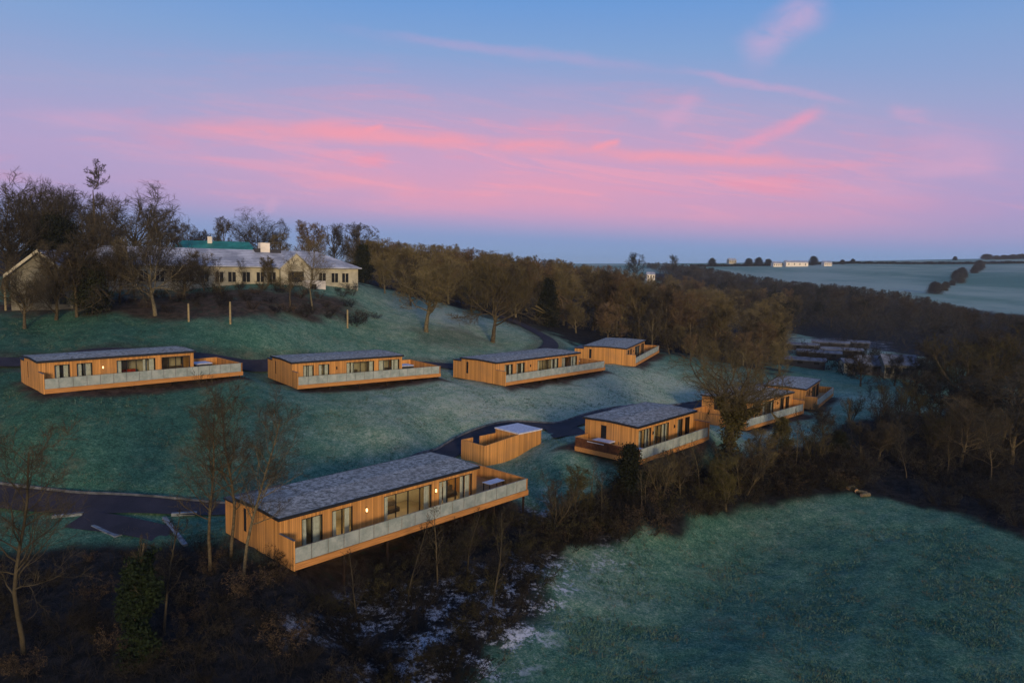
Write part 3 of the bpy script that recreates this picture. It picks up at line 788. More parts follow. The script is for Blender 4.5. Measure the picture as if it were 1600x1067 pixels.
def build_clubhouse():
    p0, p1 = np.array(at2(98, 118)), np.array(at2(558, 148))
    L = float(np.linalg.norm(p1 - p0)); yaw = math.atan2(*(p1 - p0)[::-1]); D = 11.0
    base = -5.15 + CAM_Z; eave = 3.85
    t = empty('clubhouse', (p0[0], p0[1], base), yaw, 'long single storey cream clubhouse with a frosted grey hipped roof', 'building')
    w = MB(); w.box(0, L, 0, D, -1.4, eave); w.build('wall', M['cream'], t)
    r = MB(); hip_roof(r, L, D, eave + 0.2, 3.1, 0.6, 6.5); r.build('roof', M['slate'], t)
    x = 1.5; k = 0
    while x < L - 2.0:
        if not (0.70 * L < x < 0.78 * L):
            f = MB()
            for a in (x, x + .72, x + 1.45): f.box(a, a + .1, -.09, -.003, 1.15, 2.95)
            f.box(x, x + 1.55, -.09, -.003, 2.952, 3.05); f.box(x - .08, x + 1.63, -.14, -.003, 1.04, 1.148)
            fo = f.build('window', M['cream'], t)
            g = MB(); g.box(x + .1, x + .72, -.045, -.004, 1.15, 2.95); g.box(x + .82, x + 1.45, -.045, -.004, 1.15, 2.95); g.build('pane', M['darkpane'], fo)
        x += 2.55 if k % 3 else 2.2; k += 1
    gx = L * 0.742                                                  # cross gable with entrance below
    g = MB(); g.prism([(gx - 2.9, -1.4), (gx + 2.9, -1.4), (gx + 2.9, eave + .1), (gx, eave + 2.7), (gx - 2.9, eave + .1)], 'y', -1.2, 4.5); ga = g.build('cross_gable', M['cream'], t)
    g = MB()
    for s in (-1, 1):
        g.hexa([(gx, -1.6, eave + 2.72), (gx + s * 3.3, -1.6, eave - .23), (gx + s * 3.3, 4.6, eave - .23), (gx, 4.6, eave + 2.72), (gx, -1.6, eave + 2.92), (gx + s * 3.3, -1.6, eave - .03), (gx + s * 3.3, 4.6, eave - .03), (gx, 4.6, eave + 2.92)][::1 if s > 0 else 1])
    g.build('gable_roof', M['slate'], ga)
    g = MB(); g.box(gx - 1.5, gx + 1.5, -1.26, -1.203, 1.2, 3.2); g.build('gable_window', M['darkpane'], t)
    g = MB(); g.box(gx + 1.2, gx + 5.0, -3.4, -1.25, -1.6, 1.5); po = g.build('porch', M['white'], t)
    g = MB(); g.box(gx + 1.9, gx + 3.1, -3.46, -3.403, -1.5, 0.9); g.build('door', M['darkpane'], po)
    cx = L * 0.665
    c = MB(); c.box(cx - .9, cx + .9, D / 2 - .8, D / 2 + .8, eave + 2.4, eave + 4.7); co = c.build('chimney', M['white'], t)
    c = MB(); c.box(cx - 2.0, cx - .95, D / 2 - .9, D / 2 + .4, eave + 2.4, eave + 3.6); c.box(cx + .95, cx + 3.0, D / 2 - 1.0, D / 2 + .2, eave + 2.4, eave + 3.5); c.build('roof_plant', M['tub'], t)
    # hall with a green sheet roof behind
    a = np.array(at2(272, 168)); zb = top_at(280, 391, 168)
    t = empty('green_roofed_hall', (a[0], a[1], zb), yaw * 0.4, 'hall with a green sheet roof behind the clubhouse', 'building')
    w = MB(); w.box(0, 17, 0, 9, -5.5, .3); w.build('wall', M['white'], t)
    r = MB(); hip_roof(r, 17, 9, .5, 1.9, .4, 1.2); r.build('roof', M['copper'], t)
    c = MB(); c.box(6.8, 7.8, 3, 4, 1.8, 3.4); c.build('chimney', M['white'], t)
    for x in (2, 5, 9, 12.5):
        g = MB(); g.box(x, x + 1.1, -.05, -.003, -1.6, -.3); g.build('window', M['darkpane'], t)
    # gabled wing at the left edge
    d = 106; a = np.array(at2(64, d)); zb = hz(a[0], a[1])
    ap = top_at(64, 390, d) - zb; ev = top_at(12, 429, d) - zb; hw = (64 - 12) / FPX * d
    t = empty('gabled_house', (a[0], a[1], zb), R(4), 'cream gabled house half hidden by dark trees at the left edge', 'building')
    w = MB(); w.prism([(-hw + .5, -1), (hw - .5, -1), (hw - .5, ev), (0, ap - .4), (-hw + .5, ev)], 'y', 0, 9); w.build('wall', M['dull'], t)
    r = MB()
    for s in (-1, 1):
        r.hexa([(0, -.7, ap - .3), (s * hw, -.7, ev - .35), (s * hw, 9.4, ev - .35), (0, 9.4, ap - .3), (0, -.7, ap), (s * hw, -.7, ev - .05), (s * hw, 9.4, ev - .05), (0, 9.4, ap)])
    ro = r.build('roof', M['slate'], t)
    r = MB()
    for s in (-1, 1):
        r.hexa([(0, -.78, ap - .45), (s * hw, -.78, ev - .5), (s * hw, -.703, ev - .5), (0, -.703, ap - .45), (0, -.78, ap + .02), (s * hw, -.78, ev - .03), (s * hw, -.703, ev - .03), (0, -.703, ap + .02)])
    r.build('bargeboard', M['cream'], ro)
    for x in (-hw + 1.2, -hw + 2.6, 1.0, 2.4):
        f = MB(); f.box(x, x + 1.0, -.06, -.003, 0.9, 2.3); f.build('window', M['darkpane'], t)

def house(name, u, d, w, dp, h, rise, rz, wall, roof, label, cat, group=None, zoff=0.0, wins=3):
    p = at(u, d)
    t = empty(name, (p.x, p.y, p.z + zoff), R(rz), label, cat, group)
    b = MB(); b.prism([(0, -1.5), (dp, -1.5), (dp, h), (dp / 2, h + rise - .1), (0, h)], 'x', -w / 2, w / 2); b.build('wall', M[wall], t)
    r = MB(); r.prism([(-.4, h - .12), (dp / 2, h + rise), (dp + .4, h - .12), (dp + .4, h + .08), (dp / 2, h + rise + .2), (-.4, h + .08)], 'x', -w / 2 - .3, w / 2 + .3); r.build('roof', M[roof], t)
    for k in range(wins):
        x = -w / 2 + w * (k + .5) / wins
        g = MB(); g.box(x - .55, x + .55, -.05, -.003, h * .35, h * .8); g.build('window', M['darkpane'], t)
    return t

def build_far_buildings():
    for u, d, w, h, lab in ((1210, 1000, 12, 4.5, 'small white farm building at the left of the ridge farm'), (1240, 1003, 31, 5.5, 'long white farm building on the ridge beyond the valley'),
                            (1288, 1010, 11, 4.5, 'small white farm building right of the long one on the ridge')):
        house('farm_building', u, d, w, 9, h, 2.5, 3, 'white', 'slate', lab, 'farm building', 'white farm buildings on the far ridge', 0, 4)
    house('ridge_house', 1140, 1050, 11, 8, 3.5, 3, 10, 'cream', 'slate', 'dull house on the skyline left of the white farm', 'house', None, 4)
    house('ridge_house', 1014, 640, 7, 6, 4.5, 2.0, 0, 'white', 'slate', 'tiny pale house on the skyline above the wood', 'house', None, 1.5)
    house('valley_bungalow', 1414, 154, 6.5, 6, 3.0, 1.8, -12, 'dull', 'dim_roof', 'pale bungalow among dark bushes in the valley', 'house', None, 0, 4)
    house('valley_bungalow', 1372, 158, 7.0, 5, 2.2, 1.8, -12, 'tub', 'dim_roof', 'low dark walled bungalow with a frosted roof beside the pale one', 'house', None, 0, 3)
    t = house('valley_cabin', 1333, 160, 2.6, 3, 2.3, 0.7, 0, 'cream', 'dim_roof', 'little white cabin with a bright wall in the valley', 'cabin', None, 0, 1)
    k = 0
    labs = ['frosted caravan lowest in the valley row behind the last lodge', 'frosted caravan at the right of the valley caravans', 'frosted caravan in the middle of the valley caravans',
            'frosted caravan highest of the valley caravans', 'frosted caravan at the left of the valley caravans', 'short frosted caravan behind the others in the valley']
    for u, d, rz in ((1254, 165, -25), (1318, 200, -20), (1283, 186, -24), (1300, 225, -22), (1250, 205, -20), (1345, 232, -18)):
        house('caravan', u, d, 10.5 if k < 5 else 6, 3.4, 1.3, 0.4, rz, 'tub', 'dim_roof', labs[k], 'caravan', 'frosted caravans in the valley', .3, 3); k += 1

# ------------------------------------------------------------------ bare trees grown branch by branch
def _nrm(a):
    return a / np.maximum(np.linalg.norm(a, axis=-1, keepdims=True), 1e-9)

def _frames(d):
    ref = np.where(np.abs(d[..., 2:3]) < 0.9, np.array([0, 0, 1.0]), np.array([1.0, 0, 0]))
    u = _nrm(np.cross(d, ref)); return u, np.cross(d, u)

def grow(rng, s, d, ln, nseg, wig, up, droop=0.0):
    P = [s]; d = _nrm(d)
    for k in range(nseg):
        d = _nrm(d + wig * rng.normal(size=d.shape) + np.array([0, 0, up - droop * (k / nseg)]))
        P.append(P[-1] + d * (ln / nseg)[:, None])
    return np.stack(P, 1)

def kids(rng, P, ln, m, t0, t1, amin, amax, ratio, shape=0.5, flat=0.0):
    N, n = P.shape[:2]
    t = t0 + (t1 - t0) * (np.arange(m)[None] + rng.random((N, m))) / m
    f = t * (n - 1); i = np.minimum(f.astype(int), n - 2); fr = (f - i)[..., None]
    r = np.arange(N)[:, None]
    s = P[r, i] * (1 - fr) + P[r, i + 1] * fr
    T = _nrm(P[r, i + 1] - P[r, i])
    u, v = _frames(T)
    ph = (np.arange(m)[None] * 2.4 + rng.random((N, 1)) * 6.28 + rng.normal(size=(N, m)) * 0.5)[..., None]
    a = np.radians(amin + (amax - amin) * rng.random((N, m)))[..., None]
    d = np.cos(a) * T + np.sin(a) * (np.cos(ph) * u + np.sin(ph) * v)
    d[..., 2] *= 1 - flat
    l = ln[:, None] * ratio * (1 - shape * t) * (0.7 + 0.6 * rng.random((N, m)))
    return s.reshape(-1, 3), d.reshape(-1, 3), l.ravel(), t.ravel()

def tubes(P, r0, r1, k, off):
    """P (N,n,3) -> verts, quads"""
    N, n = P.shape[:2]
    T = np.gradient(P, axis=1); T = _nrm(T)
    u, v = _frames(T)
    a = np.arange(k) * 2 * np.pi / k
    r0 = np.broadcast_to(np.asarray(r0, float), (N,)); r1 = np.broadcast_to(np.asarray(r1, float), (N,))
    rr = r0[:, None] + (r1 - r0)[:, None] * np.linspace(0, 1, n)[None] ** 0.8
    V = P[:, :, None] + rr[:, :, None, None] * (np.cos(a)[None, None, :, None] * u[:, :, None] + np.sin(a)[None, None, :, None] * v[:, :, None])
    idx = off + np.arange(N * n * k).reshape(N, n, k)
    j = np.roll(idx, -1, axis=2)
    Q = np.stack([idx[:, :-1], j[:, :-1], j[:, 1:], idx[:, 1:]], -1).reshape(-1, 4)
    return V.reshape(-1, 3), Q

def tri_twigs(rng, s, d, ln, w, off, sag=0.25):
    d = _nrm(d); N = len(s)
    side = _nrm(np.cross(d, rng.normal(size=(N, 3)))) * np.broadcast_to(w, (N,))[:, None] * 0.5
    mid = s + d * (ln * 0.55)[:, None]
    d2 = _nrm(d + sag * rng.normal(size=(N, 3)) + np.array([0, 0, 0.15]))
    tip = mid + d2 * (ln * 0.5)[:, None]
    V = np.stack([s + side, s - side, mid - side * 0.7, mid + side * 0.7, tip], 1).reshape(-1, 3)
    b = off + np.arange(N) * 5
    return V, np.stack([b, b + 1, b + 2, b + 3], 1), np.stack([b + 3, b + 2, b + 4], 1)

def tree_mesh(seed, h=12.0, tl=0.7, r0=0.26, n1=13, t1=(0.3, 1.0), a1=(35, 65), l1=0.48, n2=8, a2=(30, 60), l2=0.5, n3=7, l3=0.5, n4=5, l4=0.5, tw=0.02,
              up=0.10, wig=0.16, shape=0.45, stems=1, splay=0.0, lean=(0, 0), droop=0.0, rnd_=None):
    rng = np.random.default_rng(seed)
    a = rng.random(stems) * 6.28
    s0 = np.stack([np.cos(a) * 0.25 * (stems > 1), np.sin(a) * 0.25 * (stems > 1), np.full(stems, -0.4)], 1)
    d0 = np.stack([np.cos(a) * splay + lean[0], np.sin(a) * splay + lean[1], np.ones(stems)], 1)
    ln0 = h * tl * (0.8 + 0.35 * rng.random(stems)) if stems > 1 else np.array([h * tl])
    P0 = grow(rng, s0, d0, ln0, 9, wig * 0.35, 0.05)
    V, Q = [], []; off = 0
    def add(v, q):
        nonlocal off
        V.append(v); Q.append(q); off += len(v)
    add(*tubes(P0, r0, r0 * 0.28, 8, 0))
    s, d, l, t = kids(rng, P0, np.full(stems, h), n1, t1[0], t1[1], a1[0], a1[1], l1, shape)
    P1 = grow(rng, s, d, l, 6, wig, up, droop)
    ra = r0 * (1 - 0.7 * t) * 0.52
    add(*tubes(P1, ra, ra * 0.25, 5, off))
    s, d, l, t = kids(rng, P1, l, n2, 0.2, 1.0, a2[0], a2[1], l2, 0.45)
    P2 = grow(rng, s, d, l, 4, wig * 1.2, up, droop)
    rb = np.repeat(ra, n2) * (1 - 0.6 * t) * 0.45
    add(*tubes(P2, np.maximum(rb, tw * 0.8), np.maximum(rb * 0.3, tw * 0.45), 4, off))
    wood = np_mesh('trunk', np.concatenate(V), np.concatenate(Q))
    V, Q, T = [], [], []; off = 0
    s, d, l, t = kids(rng, P2, l, n3, 0.12, 1.0, 25, 60, l3, 0.35)
    P3 = grow(rng, s, d, l, 3, wig * 1.3, up, droop)
    v, q = tubes(P3, tw * 0.75, tw * 0.35, 3, 0); V.append(v); Q.append(q); off += len(v)
    s, d, l, t = kids(rng, P3, l, n4, 0.1, 1.0, 20, 55, l4, 0.3)
    v, q, tt = tri_twigs(rng, s, d, l, tw * 0.8, off); V.append(v); Q.append(q); T.append(tt)
    crown = np_mesh('crown', np.concatenate(V), np.concatenate(Q), np.concatenate(T))
    if rnd_ is not None:                                            # ease stray leaders back into a rounded crown
        c, rx, rz_ = rnd_
        for me in (wood, crown):
            co = np.empty(len(me.vertices) * 3, np.float32); me.vertices.foreach_get('co', co); co = co.reshape(-1, 3)
            q = (co - np.array([0, 0, c * h])) / np.array([rx * h, rx * h, rz_ * h])
            up_ = co[:, 2] > c * h * 0.55
            L = np.maximum(np.linalg.norm(q, axis=1), 1e-6)
            f = np.where((L > 0.75) & up_, (0.75 + 0.25 * np.tanh((L - 0.75) / 0.5)) / L, 1.0)
            co = np.array([0, 0, c * h]) + (co - np.array([0, 0, c * h])) * f[:, None]
            me.vertices.foreach_set('co', co.astype(np.float32).ravel()); me.update()
    return wood, crown, (P0, P1)

def leaf_quads(rng, C, size, flat=0.0):
    N = len(C)
    a = _nrm(rng.normal(size=(N, 3)) * np.array([1, 1, 1 - flat])); b = _nrm(np.cross(a, rng.normal(size=(N, 3))))
    s = (size * (0.6 + 0.8 * rng.random(N)))[:, None]
    V = np.stack([C - a * s, C + b * s * 0.55, C + a * s, C - b * s * 0.55], 1).reshape(-1, 3)
    return V, np.arange(N * 4).reshape(-1, 4)

def ivy_mesh(seed, lines, n, rad, size):
    rng = np.random.default_rng(seed)
    i = rng.integers(0, len(lines), n); out = []
    for k in range(len(lines)):
        m = int((i == k).sum()); P, tmax, rr = lines[k]
        t = rng.random(m) * tmax * (len(P) - 1); j = np.minimum(t.astype(int), len(P) - 2); f = (t - j)[:, None]
        c = P[j] * (1 - f) + P[j + 1] * f
        a = rng.random(m) * 6.28; r = rr * rad * (0.5 + 0.8 * rng.random(m)) * (0.7 + 0.5 * np.sin(c[:, 2] * 1.7 + a * 2))
        out.append(c + np.stack([np.cos(a) * r, np.sin(a) * r, rng.normal(size=m) * 0.15], 1))
    V, Q = leaf_quads(rng, np.concatenate(out), size)
    return np_mesh('ivy', V, Q)

def evergreen_mesh(seed, h=8.0, r=2.4, n=9000, size=0.16, clumps=70, taper=0.75, base=0.08):
    rng = np.random.default_rng(seed)
    t = rng.random(clumps) ** 0.8
    a = rng.random(clumps) * 6.28
    prof = r * ((1 - taper * t) if taper > 0.5 else np.sqrt(np.clip(1 - t ** 2.4, 0.02, 1))) * (0.45 + 0.55 * rng.random(clumps)) * np.minimum(1, (t + 0.12) * 4)
    C = np.stack([np.cos(a) * prof, np.sin(a) * prof, h * (base + (1 - base) * t)], 1)
    k = rng.integers(0, clumps, n)
    sp = 0.34 * r * (1 - 0.55 * t[k])
    P = C[k] + rng.normal(size=(n, 3)) * sp[:, None] * np.array([1, 1, 0.75])
    P[:, 2] = np.maximum(P[:, 2], 0.05)
    V, Q = leaf_quads(rng, P, size)
    wood = np_mesh('trunk', *tubes(np.stack([np.zeros(5), np.zeros(5), np.linspace(-0.4, h * 0.92, 5)], 1)[None], 0.16, 0.03, 6, 0))
    return wood, np_mesh('crown', V, Q)

def put(proto, name, pos, s, rz, label, cat, group=None, mats=None, tilt=(0, 0), names=('trunk', 'crown', 'ivy'), sz=None):
    t = empty(name, pos, rz, label, cat, group)
    t.rotation_euler = (tilt[0], tilt[1], rz)
    t.scale = (s, s, s if sz is None else sz)
    for k, (me, nm) in enumerate(zip(proto, names)):
        if me is None: continue
        o = bpy.data.objects.new(nm, me); COL.objects.link(o); o.parent = t
        if not len(me.materials): me.materials.append(None)
        o.material_slots[0].link = 'OBJECT'; o.material_slots[0].material = M[mats[k]]
    return t

# ------------------------------------------------------------------ planting
def interp(tab, u):
    return float(np.interp(u, [p[0] for p in tab], [p[1] for p in tab]))

SKY_L = [(540, 356), (600, 366), (650, 378), (700, 375), (740, 378), (800, 392), (900, 399), (1000, 404), (1080, 411), (1150, 424), (1250, 438), (1330, 444), (1400, 452), (1470, 468), (1540, 484), (1700, 494)]

def scatter(poly, n, gap, seed):
    P = np.asarray([p[:2] for p in poly], float); rng = np.random.default_rng(seed)
    lo, hi = P.min(0), P.max(0); out = []
    for _ in range(60):
        c = lo + (hi - lo) * rng.random((400, 2))
        c = c[poly_dist(c[:, 0], c[:, 1], P) > 0]
        for q in c:
            if all((q[0] - o[0]) ** 2 + (q[1] - o[1]) ** 2 > gap * gap for o in out):
                out.append(q)
                if len(out) >= n: return out
    return out

def wood_mass(name, regions, mat, seed):
    """the crowns that cannot be told apart: twigs fanned out through many small uneven crowns"""
    rng = np.random.default_rng(seed); S_, D_, L_, W_ = [], [], [], []
    for poly, n, h0, h1 in regions:
        q = np.array(scatter(poly, n, 1.0, seed)); m = 150
        z = H(q[:, 0], q[:, 1]); d = q[:, 1]; u = q[:, 0] / d * FPX + 800
        lim = np.array([top_at(a, interp(SKY_L, a) + rng.uniform(2, 9), b) for a, b in zip(u, d)]) - z
        h = np.minimum(rng.uniform(h0, h1, len(q)), lim)
        k = h > 2.0; q, z, h = q[k], z[k], h[k]; N = len(q)
        a = rng.random((N, m)) * 6.28; r = np.sqrt(rng.random((N, m))) * (0.42 * h[:, None]) * rng.uniform(0.8, 1.2, (N, 1)); t = rng.random((N, m)) ** 0.8
        r = r * np.sqrt(np.clip(1.05 - t ** 2.2, 0.02, 1))
        P = np.stack([q[:, None, 0] + np.cos(a) * r, q[:, None, 1] + np.sin(a) * r, z[:, None] + h[:, None] * t * 0.93], -1).reshape(-1, 3)
        dr = np.stack([np.cos(a) * 0.8, np.sin(a) * 0.8, np.full(a.shape, 0.75)], -1).reshape(-1, 3) + rng.normal(size=(N * m, 3)) * 0.45
        S_.append(P); D_.append(dr); L_.append(np.repeat(h, m) * rng.uniform(0.08, 0.22, N * m)); W_.append(0.035 + 0.00022 * P[:, 1])
    V, Q, T = tri_twigs(rng, np.concatenate(S_), np.concatenate(D_), np.concatenate(L_), np.concatenate(W_), 0, 0.5)
    tag(link(name, np_mesh(name, V, Q, T), M[mat]), kind='stuff')

def hedge_line(u0, v0, d0, u1, v1, d1, h, w, label):
    A, B = np.array(at2(u0, d0)), np.array(at2(u1, d1)); rng = np.random.default_rng(int(u0))
    n = 6000; t = rng.random(n); p = A + (B - A) * t[:, None] + rng.normal(size=(n, 2)) * w * 0.4
    z = H(p[:, 0], p[:, 1]) + rng.random(n) * h * (0.7 + 0.5 * value_noise(t * 60, t * 0, 1.0, 5))
    V, Q = leaf_quads(rng, np.column_stack([p, z]), 1.1)
    c = A; V = V - np.array([c[0], c[1], hz(*c)])
    o = link('field_hedge', np_mesh('field_hedge', V, Q), M['evergreen']); o.location = (c[0], c[1], hz(*c))
    tag(o, label, 'hedge', 'dark hedges across the far fields')

def build_trees():
    rnd = random.Random(21)
    W = [tree_mesh(300 + k, 12, tl=0.72 + 0.05 * (k % 3), n1=14, t1=(0.10, 1), l1=0.38 + 0.05 * (k % 2), n2=8, n3=7, n4=8, tw=0.040, l3=0.65, l4=0.85, up=0.13, shape=0.45, r0=0.22, rnd_=(0.54, 0.36, 0.48)) for k in range(6)]
    OAK = [tree_mesh(40 + k, 12, tl=0.46, n1=18, t1=(0.42, 1), a1=(25, 82), l1=0.55, n2=9, n3=8, n4=7, tw=0.027, l3=0.52, l4=0.75, up=0.09, wig=0.2, shape=0.12, r0=0.30, rnd_=(0.58, 0.47, 0.44)) for k in range(3)]
    TALL = [tree_mesh(60 + k, 14, tl=0.92, n1=26, t1=(0.32, 1), a1=(30, 65), l1=0.30, n2=8, n3=6, n4=5, tw=0.014, l3=0.6, l4=0.8, up=0.10, wig=0.16, shape=0.45, r0=0.15) for k in range(3)]
    FAN = [tree_mesh(80 + k, 10, tl=0.7, stems=5, splay=0.42, n1=8, t1=(0.2, 1), a1=(18, 40), l1=0.42, n2=6, n3=6, n4=5, tw=0.025, up=0.16, r0=0.15) for k in range(2)]
    BUSH = [tree_mesh(100 + k, 3.2, tl=0.85, stems=16, splay=0.75, n1=5, t1=(0.15, 1), a1=(20, 60), l1=0.34, n2=4, n3=4, n4=6, tw=0.014, up=0.03, wig=0.22, r0=0.026, droop=0.08) for k in range(5)]
    SAP = [tree_mesh(120 + k, 6, tl=0.95, n1=12, t1=(0.3, 1), a1=(25, 50), l1=0.26, n2=5, n3=4, n4=4, tw=0.012, up=0.14, wig=0.14, shape=0.6, r0=0.055) for k in range(3)]
    EVG = [evergreen_mesh(140 + k, 8, 2.3, 9000, 0.15) for k in range(2)]
    DOME = [evergreen_mesh(150 + k, 9, 4.2, 26000, 0.14, 120, 0.35, 0.1) for k in range(2)]
    PINE_T, PINE_C, _ = tree_mesh(161, 22, tl=0.93, n1=15, t1=(0.68, 1.0), a1=(40, 75), l1=0.17, n2=7, n3=7, n4=10, tw=0.06, up=0.12, wig=0.2, shape=0.1, r0=0.36, rnd_=(0.86, 0.15, 0.14))
    def T(proto, name, u, d, vtop, label, cat='tree', group=None, h0=12.0, mats=('trunk', 'twig'), rz=None, wide=1.0, dz=0.0, pos=None):
        p = at(u, d) if pos is None else pos
        h = max(1.0, top_at(u, vtop, d) - p.z)
        s = h / h0
        t = put(proto[:2], name, (p.x, p.y, p.z + dz), s * wide, rnd.random() * 6.28 if rz is None else rz, label, cat, group, mats, (0, 0), sz=s)
        return t
    # measured heights of the prototypes
    hh = lambda me: max(v.co.z for v in me.vertices)
    H0 = {id(p): max(hh(p[0]), hh(p[1])) for grp in (W, OAK, TALL, FAN, BUSH, SAP, EVG, DOME) for p in grp}
    def TT(proto, *a, **k): return T(proto, *a, h0=H0[id(proto)], **k)

    # the two parkland oaks on the slope
    TT(OAK[0], 'bare_oak', 665, 132, 384, 'round headed bare oak with a pale trunk, left of two on the upper slope', mats=('pale_trunk', 'twig_warm'), wide=1.15)
    TT(OAK[1], 'bare_oak', 770, 137, 388, 'broad bare oak with brown trunk beside the winding tarmac drive', mats=('trunk', 'twig_warm'), wide=1.15)
    # skyline trees, left
    TT(OAK[2], 'bare_oak', 5, 128, 244, 'tall dark bare tree cut by the left edge of the picture', mats=('trunk', 'twig'), wide=1.2)
    TT(OAK[0], 'bare_oak', 62, 150, 268, 'bare tree on the skyline between the left edge and the umbrella topped pine', mats=('trunk', 'twig'))
    TT(OAK[1], 'bare_oak', 100, 158, 284, 'lower bare tree on the skyline just left of the umbrella topped pine', mats=('trunk', 'twig'))
    p = at(148, 140); h = top_at(148, 246, 140) - p.z
    put((PINE_T, PINE_C), 'tall_pine', tuple(p), h / max(hh(PINE_T), hh(PINE_C)), 1.0, 'tall slim pine with small umbrella shaped top on the left skyline', 'tree', None, ('trunk', 'twig'))
    TT(OAK[2], 'bare_oak', 212, 152, 276, 'round topped bare tree right of the umbrella topped pine', mats=('trunk', 'twig'), rz=2.0, wide=1.35)
    TT(W[1], 'bare_tree', 178, 170, 300, 'slender bare tree behind the umbrella topped pine', mats=('trunk', 'twig'))
    TT(W[2], 'bare_tree', 252, 178, 318, 'small bare tree at the right foot of the round topped skyline tree', mats=('trunk', 'twig'))
    TT(DOME[0], 'evergreen_tree', 92, 124, 325, 'big dark evergreen below the left skyline trees', mats=('trunk', 'evergreen'), wide=0.75)
    TT(OAK[1], 'bare_oak', 22, 121, 318, 'dark bare tree at the left edge above the gabled house', mats=('trunk', 'twig'), rz=2.2)
    TT(OAK[0], 'bare_oak', 138, 128, 322, 'dark bare tree below the umbrella topped pine', mats=('trunk', 'twig'), rz=3.1)
    TT(W[2], 'bare_tree', 84, 101, 372, 'dark twiggy tree hiding the right half of the gabled house', mats=('trunk', 'twig'), wide=1.15)
    TT(OAK[2], 'bare_oak', 34, 97, 392, 'dark bare tree standing before the gabled house at the left edge', mats=('trunk', 'twig'), rz=5.0)
    TT(W[5], 'bare_tree', 118, 102, 382, 'dark twiggy tree filling the gap between the gabled house and the clubhouse', mats=('trunk', 'twig'), wide=1.2)
    TT(EVG[0], 'evergreen_tree', 142, 103, 400, 'narrow dark evergreen before the left end of the clubhouse', mats=('trunk', 'evergreen'), wide=1.0)
    TT(W[0], 'bare_tree', 128, 108, 352, 'brown bare tree in front of the left end of the clubhouse', mats=('trunk', 'twig'))
    TT(OAK[1], 'bare_oak', 240, 107, 348, 'wide brown bare tree standing before the clubhouse, trunk on the lawn edge', mats=('pale_trunk', 'twig'), rz=1.0)
    TT(OAK[0], 'bare_oak', 168, 106, 374, 'dark bare tree before the clubhouse, just left of the wide bare tree', mats=('trunk', 'twig'), rz=0.4)
    TT(OAK[2], 'bare_oak', 284, 117, 376, 'bare tree before the clubhouse, right of the wide bare tree', mats=('trunk', 'twig'), rz=3.4, wide=1.1)
    TT(W[3], 'bare_tree', 185, 112, 366, 'thin brown tree between the wide bare tree and the gabled house', mats=('trunk', 'twig_warm'))
    for k, (u, d, vt, lab) in enumerate(((286, 124, 398, 'slim brown tree before the left windows of the clubhouse'), (318, 126, 390, 'slim brown tree right of the wide bare tree on the lawn edge'), (378, 130, 402, 'low brown tree before the clubhouse chimney'), (418, 134, 398, 'brown tree just left of the cross gable'), (208, 118, 380, 'brown tree behind the wide bare tree at the clubhouse left end'))):
        TT((TALL, W)[k % 2][k % 3], 'bare_tree', u, d, vt, lab, mats=('trunk', ('twig', 'twig_warm')[k % 2]), wide=1.1)
    TT(TALL[0], 'bare_tree', 452, 122, 392, 'small bare tree hiding the cross gable of the clubhouse', mats=('trunk', 'twig_warm'), wide=1.3)
    TT(TALL[1], 'bare_tree', 487, 124, 362, 'thin upright bare tree before the right half of the clubhouse', mats=('pale_trunk', 'twig_warm'), wide=1.2)
    TT(TALL[2], 'bare_tree', 345, 120, 396, 'spindly bare tree before the middle windows of the clubhouse', mats=('trunk', 'twig'), wide=1.2)
    TT(OAK[2], 'bare_oak', 402, 205, 321, 'broad domed tree on the skyline behind the clubhouse chimney', mats=('trunk', 'twig'), wide=1.25, rz=4.0)
    TT(W[4], 'bare_tree', 350, 215, 337, 'small tree left of the domed skyline tree', mats=('trunk', 'twig'))
    TT(W[5], 'bare_tree', 288, 220, 347, 'small tree on the skyline above the green roof', mats=('trunk', 'twig'), wide=1.2)
    TT(W[0], 'bare_tree', 312, 225, 357, 'smallest tree on the skyline beside the green roof', mats=('trunk', 'twig'), wide=1.3)
    TT(W[2], 'bare_tree', 480, 185, 342, 'rust coloured bare tree on the skyline behind the clubhouse roof', mats=('trunk', 'twig_red'), wide=1.25)
    TT(W[1], 'bare_tree', 438, 195, 362, 'bare tree between the domed and the rust coloured skyline trees', mats=('trunk', 'twig_warm'), wide=1.3)
    TT(W[3], 'bare_tree', 524, 190, 345, 'bare tree on the skyline right of the rust coloured one', mats=('trunk', 'twig'), wide=1.0)
    TT(W[5], 'bare_tree', 562, 180, 346, 'pale topped bare tree above the right end of the clubhouse', mats=('pale_trunk', 'twig'), wide=1.1)
    TT(EVG[0], 'evergreen_tree', 566, 168, 380, 'narrow dark evergreen by the right end of the clubhouse', mats=('trunk', 'evergreen'))
    TT(EVG[1], 'evergreen_tree', 855, 168, 432, 'dark green evergreen among the bare trees behind the drive', mats=('trunk', 'evergreen'), wide=0.9)
    TT(EVG[0], 'evergreen_tree', 1216, 185, 500, 'dark conical evergreen left of the valley caravans', mats=('trunk', 'evergreen'))
    # wood climbing the slope behind the lodges
    poly = [at2(560, 168), at2(640, 150), at2(720, 168), at2(805, 178), at2(900, 176), at2(1010, 172), at2(1110, 165), at2(1225, 172), at2(1240, 420), at2(1000, 480), at2(560, 420)]
    n = 0
